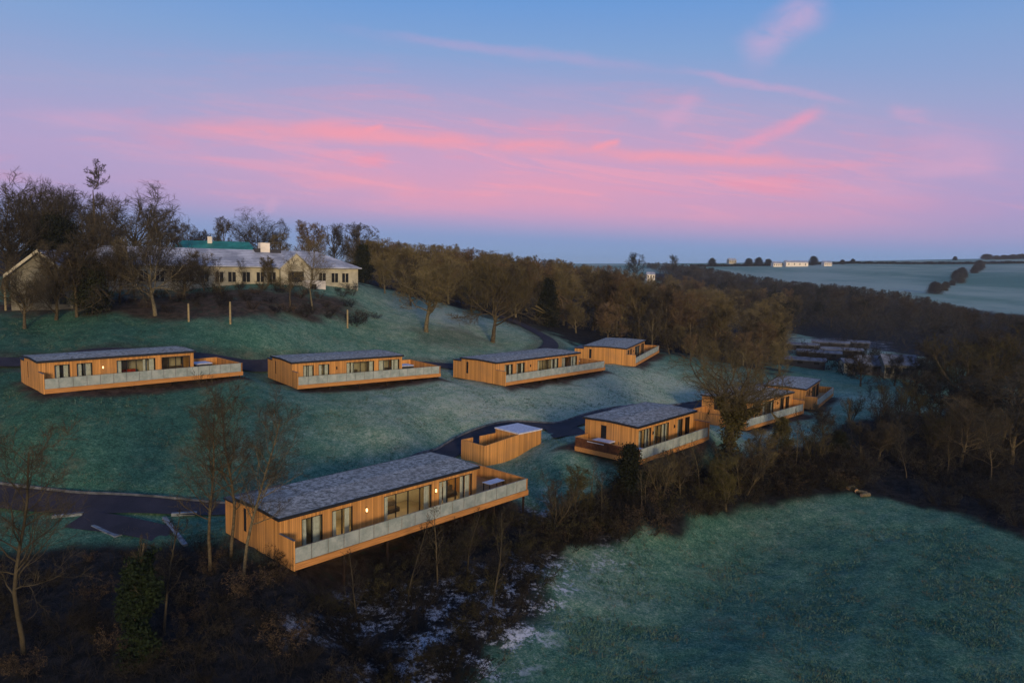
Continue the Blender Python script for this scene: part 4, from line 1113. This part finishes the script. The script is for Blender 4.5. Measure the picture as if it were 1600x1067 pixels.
    for q in scatter(poly, 165, 7.2, 5):
        d = q[1]; u = q[0] / d * FPX + 800; z = hz(*q)
        lim = top_at(u, interp(SKY_L, u) + rnd.uniform(0, 7), d) - z
        h = min(rnd.uniform(9.5, 14.5), lim)
        if h < 5: continue
        pr = W[rnd.randrange(6)]; s = h / H0[id(pr)]
        put(pr[:2], 'woodland_tree', (q[0], q[1], z), s * rnd.uniform(1.0, 1.3), rnd.random() * 6.28, 'bare brown tree packed among others in the wood behind the lodges', 'tree', 'trees of the wood behind the lodges',
            ('trunk', rnd.choice(('twig_warm', 'twig_warm', 'twig', 'twig_warm', 'twig_red'))), sz=s)
        n += 1
    # front edge of the wood
    for k, (u, d, vt) in enumerate(((600, 158, 400), (640, 152, 396), (700, 170, 392), (735, 165, 398), (805, 172, 408), (838, 176, 402), (880, 178, 412), (925, 180, 418), (965, 178, 424), (1000, 176, 432), (1040, 172, 440),
                                    (1080, 168, 452), (1120, 166, 470), (1160, 166, 486), (1195, 168, 500), (1068, 160, 505), (1020, 163, 480), (950, 168, 470), (900, 170, 468), (1048, 152, 512), (1082, 148, 520), (1118, 144, 532), (1150, 142, 530), (1186, 143, 535), (1222, 152, 532), (1100, 155, 508), (1165, 155, 516), (720, 176, 420), (760, 180, 415), (790, 178, 430))):
        pr = W[k % 6]
        TT(pr, 'woodland_tree', u, d, vt, 'bare brown tree along the near edge of the wood behind the lodges', 'tree', 'trees on the near edge of the wood', mats=(('pale_trunk', 'trunk')[k % 2], ('twig_warm', 'twig', 'twig_red')[k % 3]), wide=1.2)
    # valley wood on the right
    poly = [at2(1130, 470), at2(1215, 300), at2(1330, 272), at2(1400, 232), at2(1480, 190), at2(1700, 150), at2(1720, 420), at2(1560, 440), at2(1440, 500), at2(1300, 620), at2(1160, 800), at2(1090, 900), at2(1040, 800)]
    for q in scatter(poly, 150, 9.5, 9):
        d = q[1]; u = q[0] / d * FPX + 800; z = hz(*q)
        lim = top_at(u, interp(SKY_L, u) + rnd.uniform(0, 6), d) - z
        h = min(rnd.uniform(9, 15), lim)
        if h < 3.5: continue
        pr = W[rnd.randrange(6)]; s = h / H0[id(pr)]
        put(pr[:2], 'woodland_tree', (q[0], q[1], z), s * rnd.uniform(1.2, 1.6), rnd.random() * 6.28, 'bare dark tree packed among others in the valley wood below the far frosted fields', 'tree', 'trees of the valley wood',
            ('trunk', rnd.choice(('twig_cool', 'twig_cool', 'twig', 'evergreen'))), sz=s)
    wood_mass('far_woodland', [([at2(560, 175), at2(720, 185), at2(900, 195), at2(1110, 185), at2(1235, 190), at2(1240, 420), at2(1000, 560), at2(540, 520)], 1000, 4.0, 9.5),
                               ([at2(590, 166), at2(700, 172), at2(800, 180), at2(900, 176), at2(1010, 168), at2(1090, 156), at2(1225, 156), at2(1235, 185), at2(1100, 190), at2(900, 196), at2(640, 186)], 240, 2.5, 5.5),
                               ], 'twig_warm', 61)
    wood_mass('valley_woodland', [([at2(1090, 520), at2(1225, 268), at2(1340, 248), at2(1405, 206), at2(1490, 172), at2(1720, 150), at2(1740, 430), at2(1560, 450), at2(1440, 520), at2(1300, 640), at2(1160, 850), at2(1080, 1000), at2(1000, 1000)], 1500, 5.0, 11.0)], 'twig_cool', 62)
    # hedgerow up the far field and trees on the ridges
    for k in range(16):
        t = k / 15; u = 1468 + 62 * t; v = 466 - 52 * t; d = 560 + 420 * t
        x, y = at2(u, d)
        pr = DOME[k % 2]; s = rnd.uniform(5, 12) / 9; x += rnd.uniform(-7, 7)
        put(pr[:2], 'hedgerow_tree', (x, y, hz(x, y) - 1.5), s * 1.0, rnd.random() * 6, 'small dark tree in the hedgerow climbing the far teal field', 'tree', 'hedgerow trees on the far field', ('trunk', 'twig_cool'), sz=s)
    for k, u in enumerate((1533, 1548, 1560, 1573, 1586, 1598, 1612, 1626)):
        x, y = at2(u, 1190); z = hz(x, y); h = max(5, top_at(u, 394 + (k * 7 % 4), 1190) - z)
        s = h / 12
        put(DOME[k % 2], 'ridge_tree', (x, y, z - .5), s * 2.0, k, 'dark tree in the clump on the ridge at the right edge', 'tree', 'ridge trees at the right edge', ('trunk', 'twig_cool'), sz=s)
    for k, (u, d, vt, lab) in enumerate(((1050, 900, 397, 'lone upright tree on the skyline right of the tiny pale house'), (1108, 1020, 403, 'dark little tree at the left end of the far ridge'), (1165, 1020, 403, 'low tree clump left of the ridge farm'),
                                         (1180, 1030, 402, 'taller tree in the low clump left of the ridge farm'), (1195, 1030, 404, 'round tree touching the left end of the ridge farm'), (1265, 1040, 400, 'tallest dark tree beside the long white farm building'),
                                         (1310, 1060, 405, 'low tree on the ridge right of the white farm'), (1326, 1080, 404, 'rounded tree on the ridge well right of the farm'), (1484, 1190, 400, 'small solitary tree on the skyline of the right hand field'),
                                         (985, 560, 397, 'small rounded tree on the skyline left of the tiny pale house'))):
        x, y = at2(u, d); z = hz(x, y); h = max(4, top_at(u, vt, d) - z); s = h / 12
        put((DOME[k % 2] if d > 950 else W[k % 6][:2]), 'ridge_tree', (x, y, z - .5), max(s, .55) * 1.3, k, lab, 'tree', None, ('trunk', 'evergreen'), sz=s * 1.25)
    hedge_line(1075, 0, 1000, 1335, 0, 1090, 3.0, 3.0, 'dark hedge along the ridge running past the white farm')
    hedge_line(1335, 0, 1080, 1640, 0, 1010, 3.2, 3.0, 'dark hedge crossing the right hand field below its skyline')
    # ivy-clad oak in front of the lower lodges
    wood, crown, (P0, P1) = tree_mesh(47, 16, tl=0.56, n1=22, t1=(0.60, 1), a1=(20, 82), l1=0.42, n2=9, n3=8, n4=7, tw=0.020, l3=0.5, l4=0.75, up=0.05, wig=0.22, shape=0.15, r0=0.52, rnd_=(0.68, 0.44, 0.32))
    lines = [(P0[0], 1.0, 0.55)] * 7 + [(P1[k], 0.45, 0.25) for k in range(9)]
    ivy = ivy_mesh(3, lines, 11000, 1.5, 0.12)
    p = at(1143, 76); h = top_at(1143, 522, 76) - p.z; s = h / max(hh(wood), hh(crown))
    put((wood, crown, ivy), 'ivy_oak', tuple(p), s * 1.2, 0.6, 'large spreading bare oak with ivy covered trunk in front of the lower lodges', 'tree', None, ('trunk', 'twig_warm', 'olive'), sz=s)
    # tall trees in the left foreground
    for k, (u, d, vt, pr, mt, lab, w) in enumerate(((318, 47.5, 590, TALL[0], 'trunk', 'tall dark stemmed bare tree, left of the three in front of the nearest lodge', 1.1),
                                                  (352, 48.5, 578, TALL[1], 'trunk', 'tall bare tree in the middle of the three in front of the nearest lodge', 1.0),
                                                  (372, 45.8, 600, TALL[2], 'pale_trunk', 'pale trunked bare tree against the end wall of the nearest lodge', 0.95),
                                                  (8, 38, 640, TALL[1], 'twig', 'bare tree at the left edge leaning over the parking bay', 1.1))):
        t = TT(pr, 'tall_bare_tree', u, d, vt, lab, 'tree', 'tall trees in the dark foreground', mats=(mt, 'twig'), wide=w, rz=k * 1.7)
        if k == 3: t.rotation_euler[1] = -0.05
    # ivy column, left foreground
    wood, crown, (P0, P1) = tree_mesh(49, 9, tl=0.9, n1=14, t1=(0.3, 1), a1=(30, 60), l1=0.22, n2=5, n3=5, n4=4, tw=0.016, r0=0.16)
    ivy = ivy_mesh(8, [(P0[0], 0.92, 0.3)] * 5 + [(P1[k], 0.6, 0.25) for k in range(10)], 15000, 3.2, 0.12)
    p = at(196, 37); h = top_at(196, 835, 37) - p.z
    put((wood, crown, ivy), 'ivy_tree', tuple(p), h / hh(crown), 0.3, 'dark ivy smothered tree in the lower left foreground', 'tree', None, ('trunk', 'twig', 'ivy'))
    # saplings
    for k, (u, d, vt, lab, mt) in enumerate(((688, 49, 795, 'thin sapling rising in front of the nearest lodge deck', 'pale_trunk'), (640, 47, 815, 'sapling left of the one before the deck of the nearest lodge', 'trunk'),
                                         (735, 50, 790, 'bushy sapling under the deck corner of the nearest lodge', 'trunk'), (560, 44, 850, 'sapling among snowy brambles under the nearest lodge', 'trunk'), (780, 47, 800, 'dark sapling at the edge of the frosted field', 'trunk'),
                                         (1020, 64, 720, 'bare sapling in the hedge right of the dark evergreen bush', 'pale_trunk'), (950, 61, 740, 'bare sapling in the hedge left of the dark evergreen bush', 'trunk'), (1270, 84, 640, 'slim young tree in front of the teal grass below the farthest lower lodge', 'trunk'),
                                         (240, 40, 800, 'sapling beside the parking bay in the dark foreground', 'trunk'))):
        TT(SAP[k % 3], 'sapling', u, d, vt, lab, 'sapling', 'saplings in the rough ground', mats=('twig' if mt == 'trunk' else 'trunk', 'bramble'), wide=1.3)
    for k, (u, d, vt) in enumerate(((872, 60, 742), (905, 62, 728), (932, 65, 716), (1045, 66, 706), (1075, 68, 698), (1105, 70, 690), (1178, 74, 676), (1206, 77, 668), (1258, 80, 660), (1290, 82, 664), (1300, 90, 630), (1345, 92, 622), (1385, 96, 612), (1150, 70, 705), (1015, 63, 735))):
        TT((FAN, W, SAP)[k % 3][k % 2], 'hedge_tree', u, d, vt, 'twiggy bare shrub standing taller than the hedge above the frosted field', 'tree', 'taller shrubs in the field hedge', mats=('trunk', ('twig', 'olive', 'twig_cool', 'twig_warm')[k % 4]), wide=1.25)
    TT(EVG[1], 'evergreen_bush', 992, 65, 690, 'dark evergreen bush in front of the lodge beside the bin store', 'bush', mats=('trunk', 'evergreen'), wide=1.1)
    TT(EVG[0], 'evergreen_bush', 1325, 86, 672, 'rounded dark evergreen bush below the farthest lower lodge', 'bush', mats=('trunk', 'evergreen'), wide=1.7)
    TT(EVG[0], 'evergreen_bush', 1232, 84, 650, 'dark evergreen bush at the foot of the ivy covered oak', 'bush', mats=('trunk', 'olive'), wide=1.1)
    # dark trees of the right foreground
    R_ = ((1372, 112, 596, TALL[0], 'thin bare tree at the left end of the dark right hand wood, before the bungalow'), (1392, 108, 575, TALL[1], 'forked bare tree just left of the pale bungalow'), (1418, 106, 600, TALL[2], 'thin dark tree in front of the pale bungalow'),
          (1530, 122, 498, FAN[0], 'olive willow with fanned upright branches at the right'), (1590, 118, 520, FAN[1], 'dark willow at the right edge behind the bare trees'), (1450, 112, 575, W[1], 'dark bare tree between the bungalow and the fanned willow'),
          (1480, 98, 590, W[2], 'dark bushy tree below the fanned willow'), (1420, 90, 640, W[3], 'low dark tree at the corner of the frosted field'), (1545, 92, 595, W[4], 'dark wide tree on the right behind the field edge'),
          (1600, 88, 580, W[5], 'dark tree cut by the right edge above the field'), (1360, 88, 655, W[0], 'low dark tree above the cut logs'), (1500, 82, 640, TALL[0], 'thin stemmed tree at the field edge on the right'), (1570, 78, 640, TALL[1], 'thin stemmed tree nearest the right end of the field edge'),
          (1436, 80, 680, TALL[2], 'thin stemmed tree at the field edge near the cut logs'), (1310, 100, 655, W[2], 'low dark tree in front of the teal grass'), (1470, 150, 530, W[0], 'dark tree touching the right end of the pale bungalow'), (1520, 145, 520, W[3], 'dark tree behind the fanned willow'), (1565, 140, 515, W[4], 'broad dark tree behind the willow at the right edge'), (1440, 138, 556, W[2], 'low dark tree before the right corner of the pale bungalow'),
          (1352, 140, 548, W[5], 'bare tree before the little white cabin'), (1500, 128, 555, W[1], 'dark low tree left of the fanned willow foot'), (1560, 118, 565, W[3], 'dark low tree between the two willows'), (1590, 132, 535, W[0], 'dark tree at the right edge between the willows'), (1405, 142, 552, W[4], 'thin dark tree in front of the bungalow windows'),
          (1470, 125, 575, W[5], 'squat dark tree below the right end of the bungalow'), (1530, 108, 585, W[2], 'squat dark tree in front of the fanned willow'), (1340, 104, 610, FAN[0], 'dark many stemmed tree left of the trees before the bungalow'), (1415, 100, 590, FAN[1], 'dark many stemmed tree below the bungalow'), (1465, 90, 620, FAN[0], 'olive many stemmed tree above the middle of the right field edge'),
          (1520, 86, 610, OAK[1], 'small round headed bare tree above the right field edge'), (1580, 96, 560, OAK[2], 'round headed dark tree at the right edge of the picture'), (1390, 86, 650, OAK[0], 'small round headed bare tree behind the cut logs'), (1640, 100, 560, W[1], 'dark tree just beyond the right edge of the picture'))
    for u, d, vt, pr, lab in R_:
        TT(pr, 'dark_tree', u, d, vt, lab, 'tree', 'dark trees along the right side', mats=('trunk', 'olive' if pr in FAN else rnd.choice(('twig', 'twig_cool'))), wide=1.45 if pr in W else 1.15)
    # bushes and brambles, each its own plant
    def bushes(poly, n, gap, seed, h0, h1, label, group, tw, name='bramble_bush'):
        for q in scatter(poly, n, gap, seed):
            pr = BUSH[rnd.randrange(5)]; s = rnd.uniform(h0, h1) / H0[id(pr)]
            put(pr[:2], name, (q[0], q[1], hz(*q)), s * rnd.uniform(1.0, 1.35), rnd.random() * 6.28, label, 'bush', group, ('bramble', rnd.choice(tw)), sz=s, names=('stems', 'twigs'))
    bushes([hit(852, 872), hit(880, 815), hit(930, 775), hit(985, 760), hit(1130, 722), hit(1290, 705), hit(1330, 740), hit(1330, 770), hit(1190, 780), hit(1065, 812), hit(1035, 835), hit(900, 856)], 85, 1.15, 3, 1.2, 2.7,
           'tangled brown bush in the hedge above the frosted field', 'bushes of the field hedge', ('bramble', 'twig', 'twig_red', 'bramble', 'olive'), 'hedge_bush')
    bushes([hit(560, 880), hit(700, 840), hit(800, 805), hit(850, 812), hit(845, 890), hit(830, 955), hit(752, 1005), hit(720, 1100), hit(430, 1100), hit(470, 960)], 66, 1.1, 4, 0.9, 2.4,
           'thorny bramble among the snow patches below the nearest lodge', 'brambles below the nearest lodge', ('bramble', 'twig', 'bramble', 'olive'))
    bushes([hit(-40, 880), hit(160, 860), hit(330, 850), hit(470, 910), hit(460, 1000), hit(430, 1100), hit(-40, 1100)], 42, 1.5, 6, 0.7, 2.0,
           'dark bramble in the shaded ground at the lower left', 'brambles at the lower left', ('bramble', 'twig', 'twig_red'))
    bushes([hit(1330, 690), at2(1440, 105), at2(1700, 112), at2(1760, 82), hit(1640, 840), hit(1560, 812), hit(1450, 782), hit(1340, 762)], 75, 1.7, 7, 1.4, 3.4,
           'dark bush under the trees along the right edge of the frosted field', 'bushes beyond the right field edge', ('bramble', 'twig', 'twig_cool'), 'dark_bush')
    bushes([at2(-10, 108), at2(100, 106.5), at2(300, 109), at2(545, 122), at2(590, 134), at2(555, 138), at2(300, 121), at2(100, 110.5)], 38, 2.3, 8, 1.0, 2.2,
           'low brown shrub on the bank below the clubhouse', 'shrubs on the clubhouse bank', ('bramble', 'twig', 'twig_red'), 'bank_shrub')
    bushes([at2(1255, 168), at2(1330, 150), at2(1440, 146), at2(1470, 150), at2(1480, 170), at2(1330, 240), at2(1250, 215)], 40, 3.0, 12, 2.2, 4.2,
           'scrubby dark bush around the valley cabins and caravans', 'bushes of the valley camp', ('bramble', 'twig', 'twig_cool'), 'valley_bush')
    bushes([at2(230, 122), at2(420, 136), at2(545, 146), at2(560, 141), at2(400, 127), at2(230, 115)], 20, 2.4, 13, 1.2, 2.6,
           'bare shrub close under the windows of the clubhouse', 'shrubs under the clubhouse windows', ('bramble', 'twig', 'twig_warm'), 'garden_shrub')
    # white ended logs, posts, parking edging
    for k, (u, v) in enumerate(((1329, 765), (1336, 768), (1346, 772), (1352, 776))):
        x, y = hit(u, v); t = empty('cut_log', (x, y, hz(x, y)), 0.5 + k, ('cut log at the left end of the little pile by the field', 'second cut log from the left by the field', 'cut log third along the pile by the field', 'cut log at the right end of the little pile by the field')[k], 'log', 'cut logs at the field edge')
        P = np.array([[[-.5, 0, .2], [0, 0, .24], [.55, 0, .22]]]); V, Q = tubes(P, .24, .2, 9, 0)
        link('bark', np_mesh('bark', V, Q), M['pale_trunk'], t)
        for s_, r_ in ((-1, .235), (1, .20)):
            a = np.arange(9) * 2 * np.pi / 9; c = MB(); xx = -.503 if s_ < 0 else .553
            c.face([(xx, r_ * math.cos(q), (.2 if s_ < 0 else .22) + r_ * math.sin(q)) for q in (a if s_ > 0 else a[::-1])]); c.build('cut_end', M['cut'], t)
    for k, (u, v, h, lab) in enumerate(((295, 503, 2.6, 'pale timber post on the lawn edge, second from the left'), (360, 506, 3.2, 'tallest pale timber post on the lawn edge below the clubhouse'), (543, 512, 3.0, 'pale timber post on the lawn edge near the right end of the clubhouse'), (9, 484, 3.0, 'pale timber post at the left edge below the gabled house'))):
        x, y = hit(u, v); t = empty('timber_post', (x, y, hz(x, y)), k * .7, lab, 'post', 'pale timber posts on the lawn edge')
        b = MB(); b.cyl(0, 0, -.4, h, .16, 9, .13); b.build('shaft', M['post'], t)
        b = MB(); b.cyl(0, 0, h + .001, h + .09, .15, 9, .06); b.build('cap', M['post'], t)
    for k, (a, c, lab) in enumerate((((82, 806), (130, 802), 'short frosted timber edging at the far left of the parking bay'), ((148, 821), (185, 838), 'broad frosted timber edging in the middle of the parking bay'), ((257, 809), (290, 852), 'long frosted timber edging at the right of the parking bay'), ((268, 803), (308, 801), 'faint timber edging beside the road behind the parking bay'))):
        A, B = np.array(hit(*a)), np.array(hit(*c)); n = 5
        t = empty('timber_edging', (A[0], A[1], hz(*A)), math.atan2(*(B - A)[::-1]), lab, 'edging', 'timber edgings of the parking bay')
        Ln = float(np.linalg.norm(B - A)); wd = .28 if k == 1 else .16
        b = MB()
        for q in range(n):
            p = A + (B - A) * q / n; p2 = A + (B - A) * (q + 1) / n
            z0, z1 = hz(*p) - hz(*A), hz(*p2) - hz(*A)
            b.hexa([(Ln * q / n, -wd, z0 - .15), (Ln * (q + 1) / n, -wd, z1 - .15), (Ln * (q + 1) / n, wd, z1 - .15), (Ln * q / n, wd, z0 - .15), (Ln * q / n, -wd, z0 + .1), (Ln * (q + 1) / n, -wd, z1 + .1), (Ln * (q + 1) / n, wd, z1 + .1), (Ln * q / n, wd, z0 + .1)])
        b.build('sleeper', M['sleeper'], t)

def blades(name, xy, h0, h1, w, lean, mat, per, seed):
    rng = np.random.default_rng(seed)
    N = len(xy) * per
    b = np.repeat(xy, per, 0) + rng.normal(size=(N, 2)) * 0.10
    z = np.repeat(H(xy[:, 0], xy[:, 1]), per)
    s = np.column_stack([b, z - 0.06])
    d = np.column_stack([rng.normal(size=(N, 2)) * lean, np.ones(N)])
    V, Q, T = tri_twigs(rng, s, d, rng.uniform(h0, h1, N), w, 0, lean * 0.8)
    o = link(name, np_mesh(name, V, Q, T), mat)
    return tag(o, kind='stuff')

def build_ground_cover():
    rng = np.random.default_rng(77)
    def cand(n, d0, d1, power=1.0):
        d = d0 * (d1 / d0) ** rng.random(n); u = rng.uniform(-60, 1660, n)
        return np.column_stack([(u - 800) / FPX * d, d])
    c = cand(150000, 30, 150)
    lit, snow, earth = zones(c[:, 0], c[:, 1])
    road = np.full(len(c), 1e9)
    for P in ROADS.values():
        for q in smooth_path(P, 6): road = np.minimum(road, np.hypot(c[:, 0] - q[0], c[:, 1] - q[1]))
    nz = value_noise(c[:, 0], c[:, 1], 2.2, 31) * 0.6 + value_noise(c[:, 0], c[:, 1], 0.7, 32) * 0.4
    ok = (lit < 0.3) & (earth < 0.3) & (road > 2.8) & (c[:, 1] < 130)
    binp = poly_dist(c[:, 0], c[:, 1], [(-5.6, 75.9), (-2.5, 73.2), (3.7, 79.4), (0.9, 82.4)]) > -0.2
    g = c[ok & ~binp & (nz > 0.16)][:60000]
    blades('grass', g, 0.08, 0.22, 0.045, 0.7, M['grass'], 4, 5)
    g = c[ok & ~binp & (nz > 0.50)][:2500]
    blades('dry_grass', g, 0.15, 0.38, 0.030, 0.7, M['straw'], 4, 6)
    u = c[(lit > 0.45) & (c[:, 1] < 116)][:4200]
    blades('undergrowth', u, 0.35, 1.3, 0.022, 0.75, M['bramble'], 4, 9)

# ------------------------------------------------------------------ sky, light, camera
def pc(u, v):
    r = ray(u, v); return (r[0] / r[1], r[2] / r[1])

def build_world():
    w = bpy.data.worlds.new('World'); SC.world = w; w.use_nodes = True
    nt = NT(w.node_tree); bg = nt.n['Background']
    v = nt.coord('Generated'); X, Y, Z = nt.xyz(v)
    ys = nt.m('MAXIMUM', Y, 0.08)
    sx, sz = nt.m('DIVIDE', X, ys), nt.m('DIVIDE', Z, ys)
    base = nt.colramp(Z, [(0.0, srgb(118, 158, 202)), (0.035, srgb(124, 150, 202)), (0.075, srgb(154, 150, 202)), (0.13, srgb(164, 157, 204)), (0.20, srgb(148, 162, 206)), (0.27, srgb(128, 160, 210)), (0.33, srgb(104, 152, 214)), (0.6, srgb(66, 116, 190)), (1.0, srgb(40, 84, 160))])
    p2 = nt.comb(sx, sz, 0.0)
    nv = nt.comb(nt.m('MULTIPLY', sx, 1.6), nt.m('MULTIPLY', nt.m('ADD', sz, nt.m('MULTIPLY', sx, 0.05)), 11.0), 0.0)
    n1 = nt.noise(nv, 2.2, 7, 0.6, 0.8); n2 = nt.noise(nt.comb(nt.m('MULTIPLY', sx, 2.0), nt.m('MULTIPLY', sz, 5.0), 3.0), 6.0, 6, 0.65, 0.5)
    # rosy band opposite the rising sun
    szt = nt.m('ADD', sz, nt.m('MULTIPLY', sx, 0.030))
    band = nt.m('MULTIPLY', nt.ramp(szt, 0.034, 0.088), nt.m('SUBTRACT', 1.0, nt.ramp(szt, 0.10, 0.30)))
    az = nt.m('SUBTRACT', 1.0, nt.m('MULTIPLY', nt.ramp(nt.m('ABSOLUTE', nt.m('ADD', sx, -0.06)), 0.15, 0.66), 0.70))
    bandf = nt.m('MULTIPLY', nt.m('MULTIPLY', band, az), nt.m('ADD', 0.55, nt.m('MULTIPLY', n1, 0.62)))
    col = nt.mix(nt.m('MULTIPLY', bandf, 0.68), base, srgb(234, 152, 184))
    wisps = nt.m('MULTIPLY', nt.ramp(n1, 0.50, 0.72), nt.m('MULTIPLY', nt.m('MULTIPLY', nt.ramp(sz, 0.07, 0.12), nt.m('SUBTRACT', 1.0, nt.ramp(szt, 0.15, 0.30))), az))
    col = nt.mix(nt.m('MULTIPLY', wisps, 0.5), col, srgb(250, 142, 160))
    fine = nt.noise(nt.comb(nt.m('MULTIPLY', sx, 3.2), nt.m('MULTIPLY', nt.m('ADD', sz, nt.m('MULTIPLY', sx, 0.11)), 34.0), 7.0), 1.5, 8, 0.62, 0.6)
    fm = nt.m('MULTIPLY', nt.ramp(fine, 0.50, 0.68), nt.m('MULTIPLY', nt.m('MULTIPLY', nt.ramp(sz, 0.055, 0.10), nt.m('SUBTRACT', 1.0, nt.ramp(szt, 0.13, 0.27))), az))
    col = nt.mix(nt.m('MULTIPLY', fm, 0.40), col, srgb(250, 158, 176))
    # streaks and old contrails
    dn = nt.node('ShaderNodeTexNoise'); nt.put(dn.inputs['Vector'], nt.comb(nt.m('MULTIPLY', sx, 9.0), nt.m('MULTIPLY', sz, 22.0), 0.0)); dn.inputs['Scale'].default_value = 1.6; dn.inputs['Detail'].default_value = 5
    warp = nt.vm('SCALE', nt.vm('SUBTRACT', dn.outputs[1], (0.5, 0.5, 0.5)), scale=0.018)
    pw = nt.vm('ADD', p2, warp)
    def streak(a, b, wd, s, colr, soft=0.3):
        nonlocal col
        A, B = np.array(pc(*a)), np.array(pc(*b)); e = B - A; L = np.linalg.norm(e); e /= L
        q = nt.vm('SUBTRACT', pw, (A[0], A[1], 0.0))
        t = nt.m('DIVIDE', nt.vm('DOT_PRODUCT', q, (e[0], e[1], 0.0)), float(L))
        d = nt.m('ABSOLUTE', nt.vm('DOT_PRODUCT', q, (-e[1], e[0], 0.0)))
        m_ = nt.m('SUBTRACT', 1.0, nt.ramp(d, 0.0, wd))
        m_ = nt.m('MULTIPLY', m_, nt.m('MULTIPLY', nt.ramp(t, 0.0, soft), nt.m('SUBTRACT', 1.0, nt.ramp(t, 1 - soft, 1.0))))
        m_ = nt.m('MULTIPLY', m_, nt.m('MULTIPLY', nt.ramp(n2, 0.12, 0.58), s * 0.85))
        col = nt.mix(m_, col, colr)
    pk, pl, mv = srgb(244, 152, 170), srgb(214, 162, 198), srgb(196, 168, 208)
    streak((180, 198), (640, 210), .020, .75, pk, .45); streak((420, 203), (980, 240), .017, .95, pk, .25); streak((820, 232), (1340, 262), .015, .85, pk, .35)
    streak((420, 268), (720, 300), .022, .45, pk, .4); streak((560, 300), (1080, 300), .040, .35, pk, .4)
    streak((470, 40), (1120, 120), .012, .30, pl, .4); streak((1040, 105), (1360, 168), .008, .48, pl, .3)
    streak((1120, 246), (1300, 168), .016, .85, srgb(236, 152, 182), .25); streak((566, 210), (606, 197), .007, 1.0, pk, .3); streak((918, 236), (976, 218), .008, 1.0, pk, .3)
    streak((1022, 206), (1100, 146), .020, .75, pl, .35); streak((1150, 100), (1300, -12), .040, .85, mv, .3)
    streak((1400, 205), (1590, 262), .045, .50, pl, .35); streak((1370, 268), (1580, 258), .016, .60, pl, .35); streak((1380, 170), (1460, 186), .014, .6, pl, .35)
    streak((1230, 300), (1500, 300), .03, .35, pl, .4); streak((0, 176), (260, 196), .02, .4, pl, .4); streak((410, 330), (440, 305), .012, .5, pl, .4)
    # the bright side behind the viewer, where the sun is about to rise
    glow = nt.colramp(Z, [(0.0, (1.05, 0.52, 0.22)), (0.08, (0.95, 0.52, 0.28)), (0.2, (0.62, 0.50, 0.44)), (0.4, (0.28, 0.36, 0.50)), (1.0, srgb(40, 84, 160))])
    col = nt.mix(nt.ramp(Y, 0.10, -0.55), col, glow)
    sky = nt.node('ShaderNodeTexSky', sky_type='NISHITA'); sky.sun_disc = False; sky.sun_elevation = R(SUN_EL); sky.sun_rotation = R(180 - SUN_AZ)
    col = nt.mix(1.0, col, nt.vm('SCALE', sky.outputs[0], scale=0.010), 'ADD')
    nt.put(bg.inputs['Color'], col); bg.inputs['Strength'].default_value = 0.96

def build_haze():
    m = bpy.data.materials.new('cold_morning_air'); m.use_nodes = True
    nt = NT(m.node_tree); nt.n.remove(nt.n['Principled BSDF'])
    v = nt.node('ShaderNodeVolumePrincipled')
    v.inputs['Color'].default_value = (0.80, 0.88, 1.0, 1); v.inputs['Density'].default_value = 0.00012; v.inputs['Anisotropy'].default_value = 0.0
    nt.l.new(v.outputs[0], nt.n['Material Output'].inputs['Volume'])
    me = bpy.data.objects['ground'].data
    co = np.empty(len(me.vertices) * 3, np.float32); me.vertices.foreach_get('co', co)
    b = MB(); b.box(-3700, 3700, -3700, 3700, float(co[2::3].min()) - 1.0, float(max(co[2::3].max(), CAM_Z + 26)) + 2.0)
    tag(b.build('haze', m), kind='stuff')

SUN_EL, SUN_AZ = 9.0, 14.0      # degrees above the horizon; degrees right of straight behind the viewer

def build_light_camera():
    l = bpy.data.lights.new('sun', 'SUN'); l.energy = 2.3; l.angle = R(9); l.color = (1.0, 0.74, 0.47)
    o = bpy.data.objects.new('sun', l); COL.objects.link(o)
    e, a = R(SUN_EL), R(SUN_AZ)
    to = Vector((math.sin(a) * math.cos(e), -math.cos(a) * math.cos(e), math.sin(e)))
    o.rotation_euler = to.to_track_quat('Z', 'Y').to_euler()
    o.location = (0, -40, 60)
    c = bpy.data.cameras.new('camera'); c.sensor_fit = 'HORIZONTAL'; c.sensor_width = 36
    c.lens = 36 * FPX / 1600; c.clip_start = 0.5; c.clip_end = 20000
    co = bpy.data.objects.new('camera', c); COL.objects.link(co)
    co.matrix_world = Matrix.Translation((0, 0, CAM_Z)) @ Matrix.Rotation(math.pi / 2 - PITCH, 4, 'X') @ Matrix.Rotation(ROLL, 4, 'Z')
    SC.camera = co
    vs = SC.view_settings; vs.view_transform = 'Standard'; vs.look = 'None'; vs.exposure = 0.0; vs.gamma = 1.0
    SC.render.engine = 'CYCLES'
    cy = SC.cycles; cy.max_bounces = 6; cy.diffuse_bounces = 2; cy.glossy_bounces = 3; cy.transparent_max_bounces = 24; cy.sample_clamp_indirect = 4
    cy.use_denoising = True

make_materials()
build_ground()
ribbon('upper_road', smooth_path(ROADS['upper_road']), (-1.5, -1.0, -.3, .3, 1.0, 1.5), 0.05, M['tarmac'])
ribbon('lower_road', smooth_path(ROADS['lower_road']), (-1.3, -.8, -.3, .3, .8, 1.3), 0.05, M['tarmac'])
kerb('road_kerb', smooth_path(ROADS['lower_road']), 1.45)
ribbon('parking_bay', smooth_path([hit(120, 812), hit(190, 822), hit(240, 832), hit(262, 838)][::-1]), (-1.2, -.6, 0, .6, 1.2), 0.10, M['tarmac'])
ribbon('parking_pad', smooth_path([(6.0, 87.2), (6.6, 83.6), (6.9, 80.6)]), (-2.0, -.7, .7, 2.0), 0.10, M['tarmac'])
build_lodges()
build_bin_store()
build_clubhouse()
build_far_buildings()
build_trees()
build_ground_cover()
build_world()
build_light_camera()
build_haze()
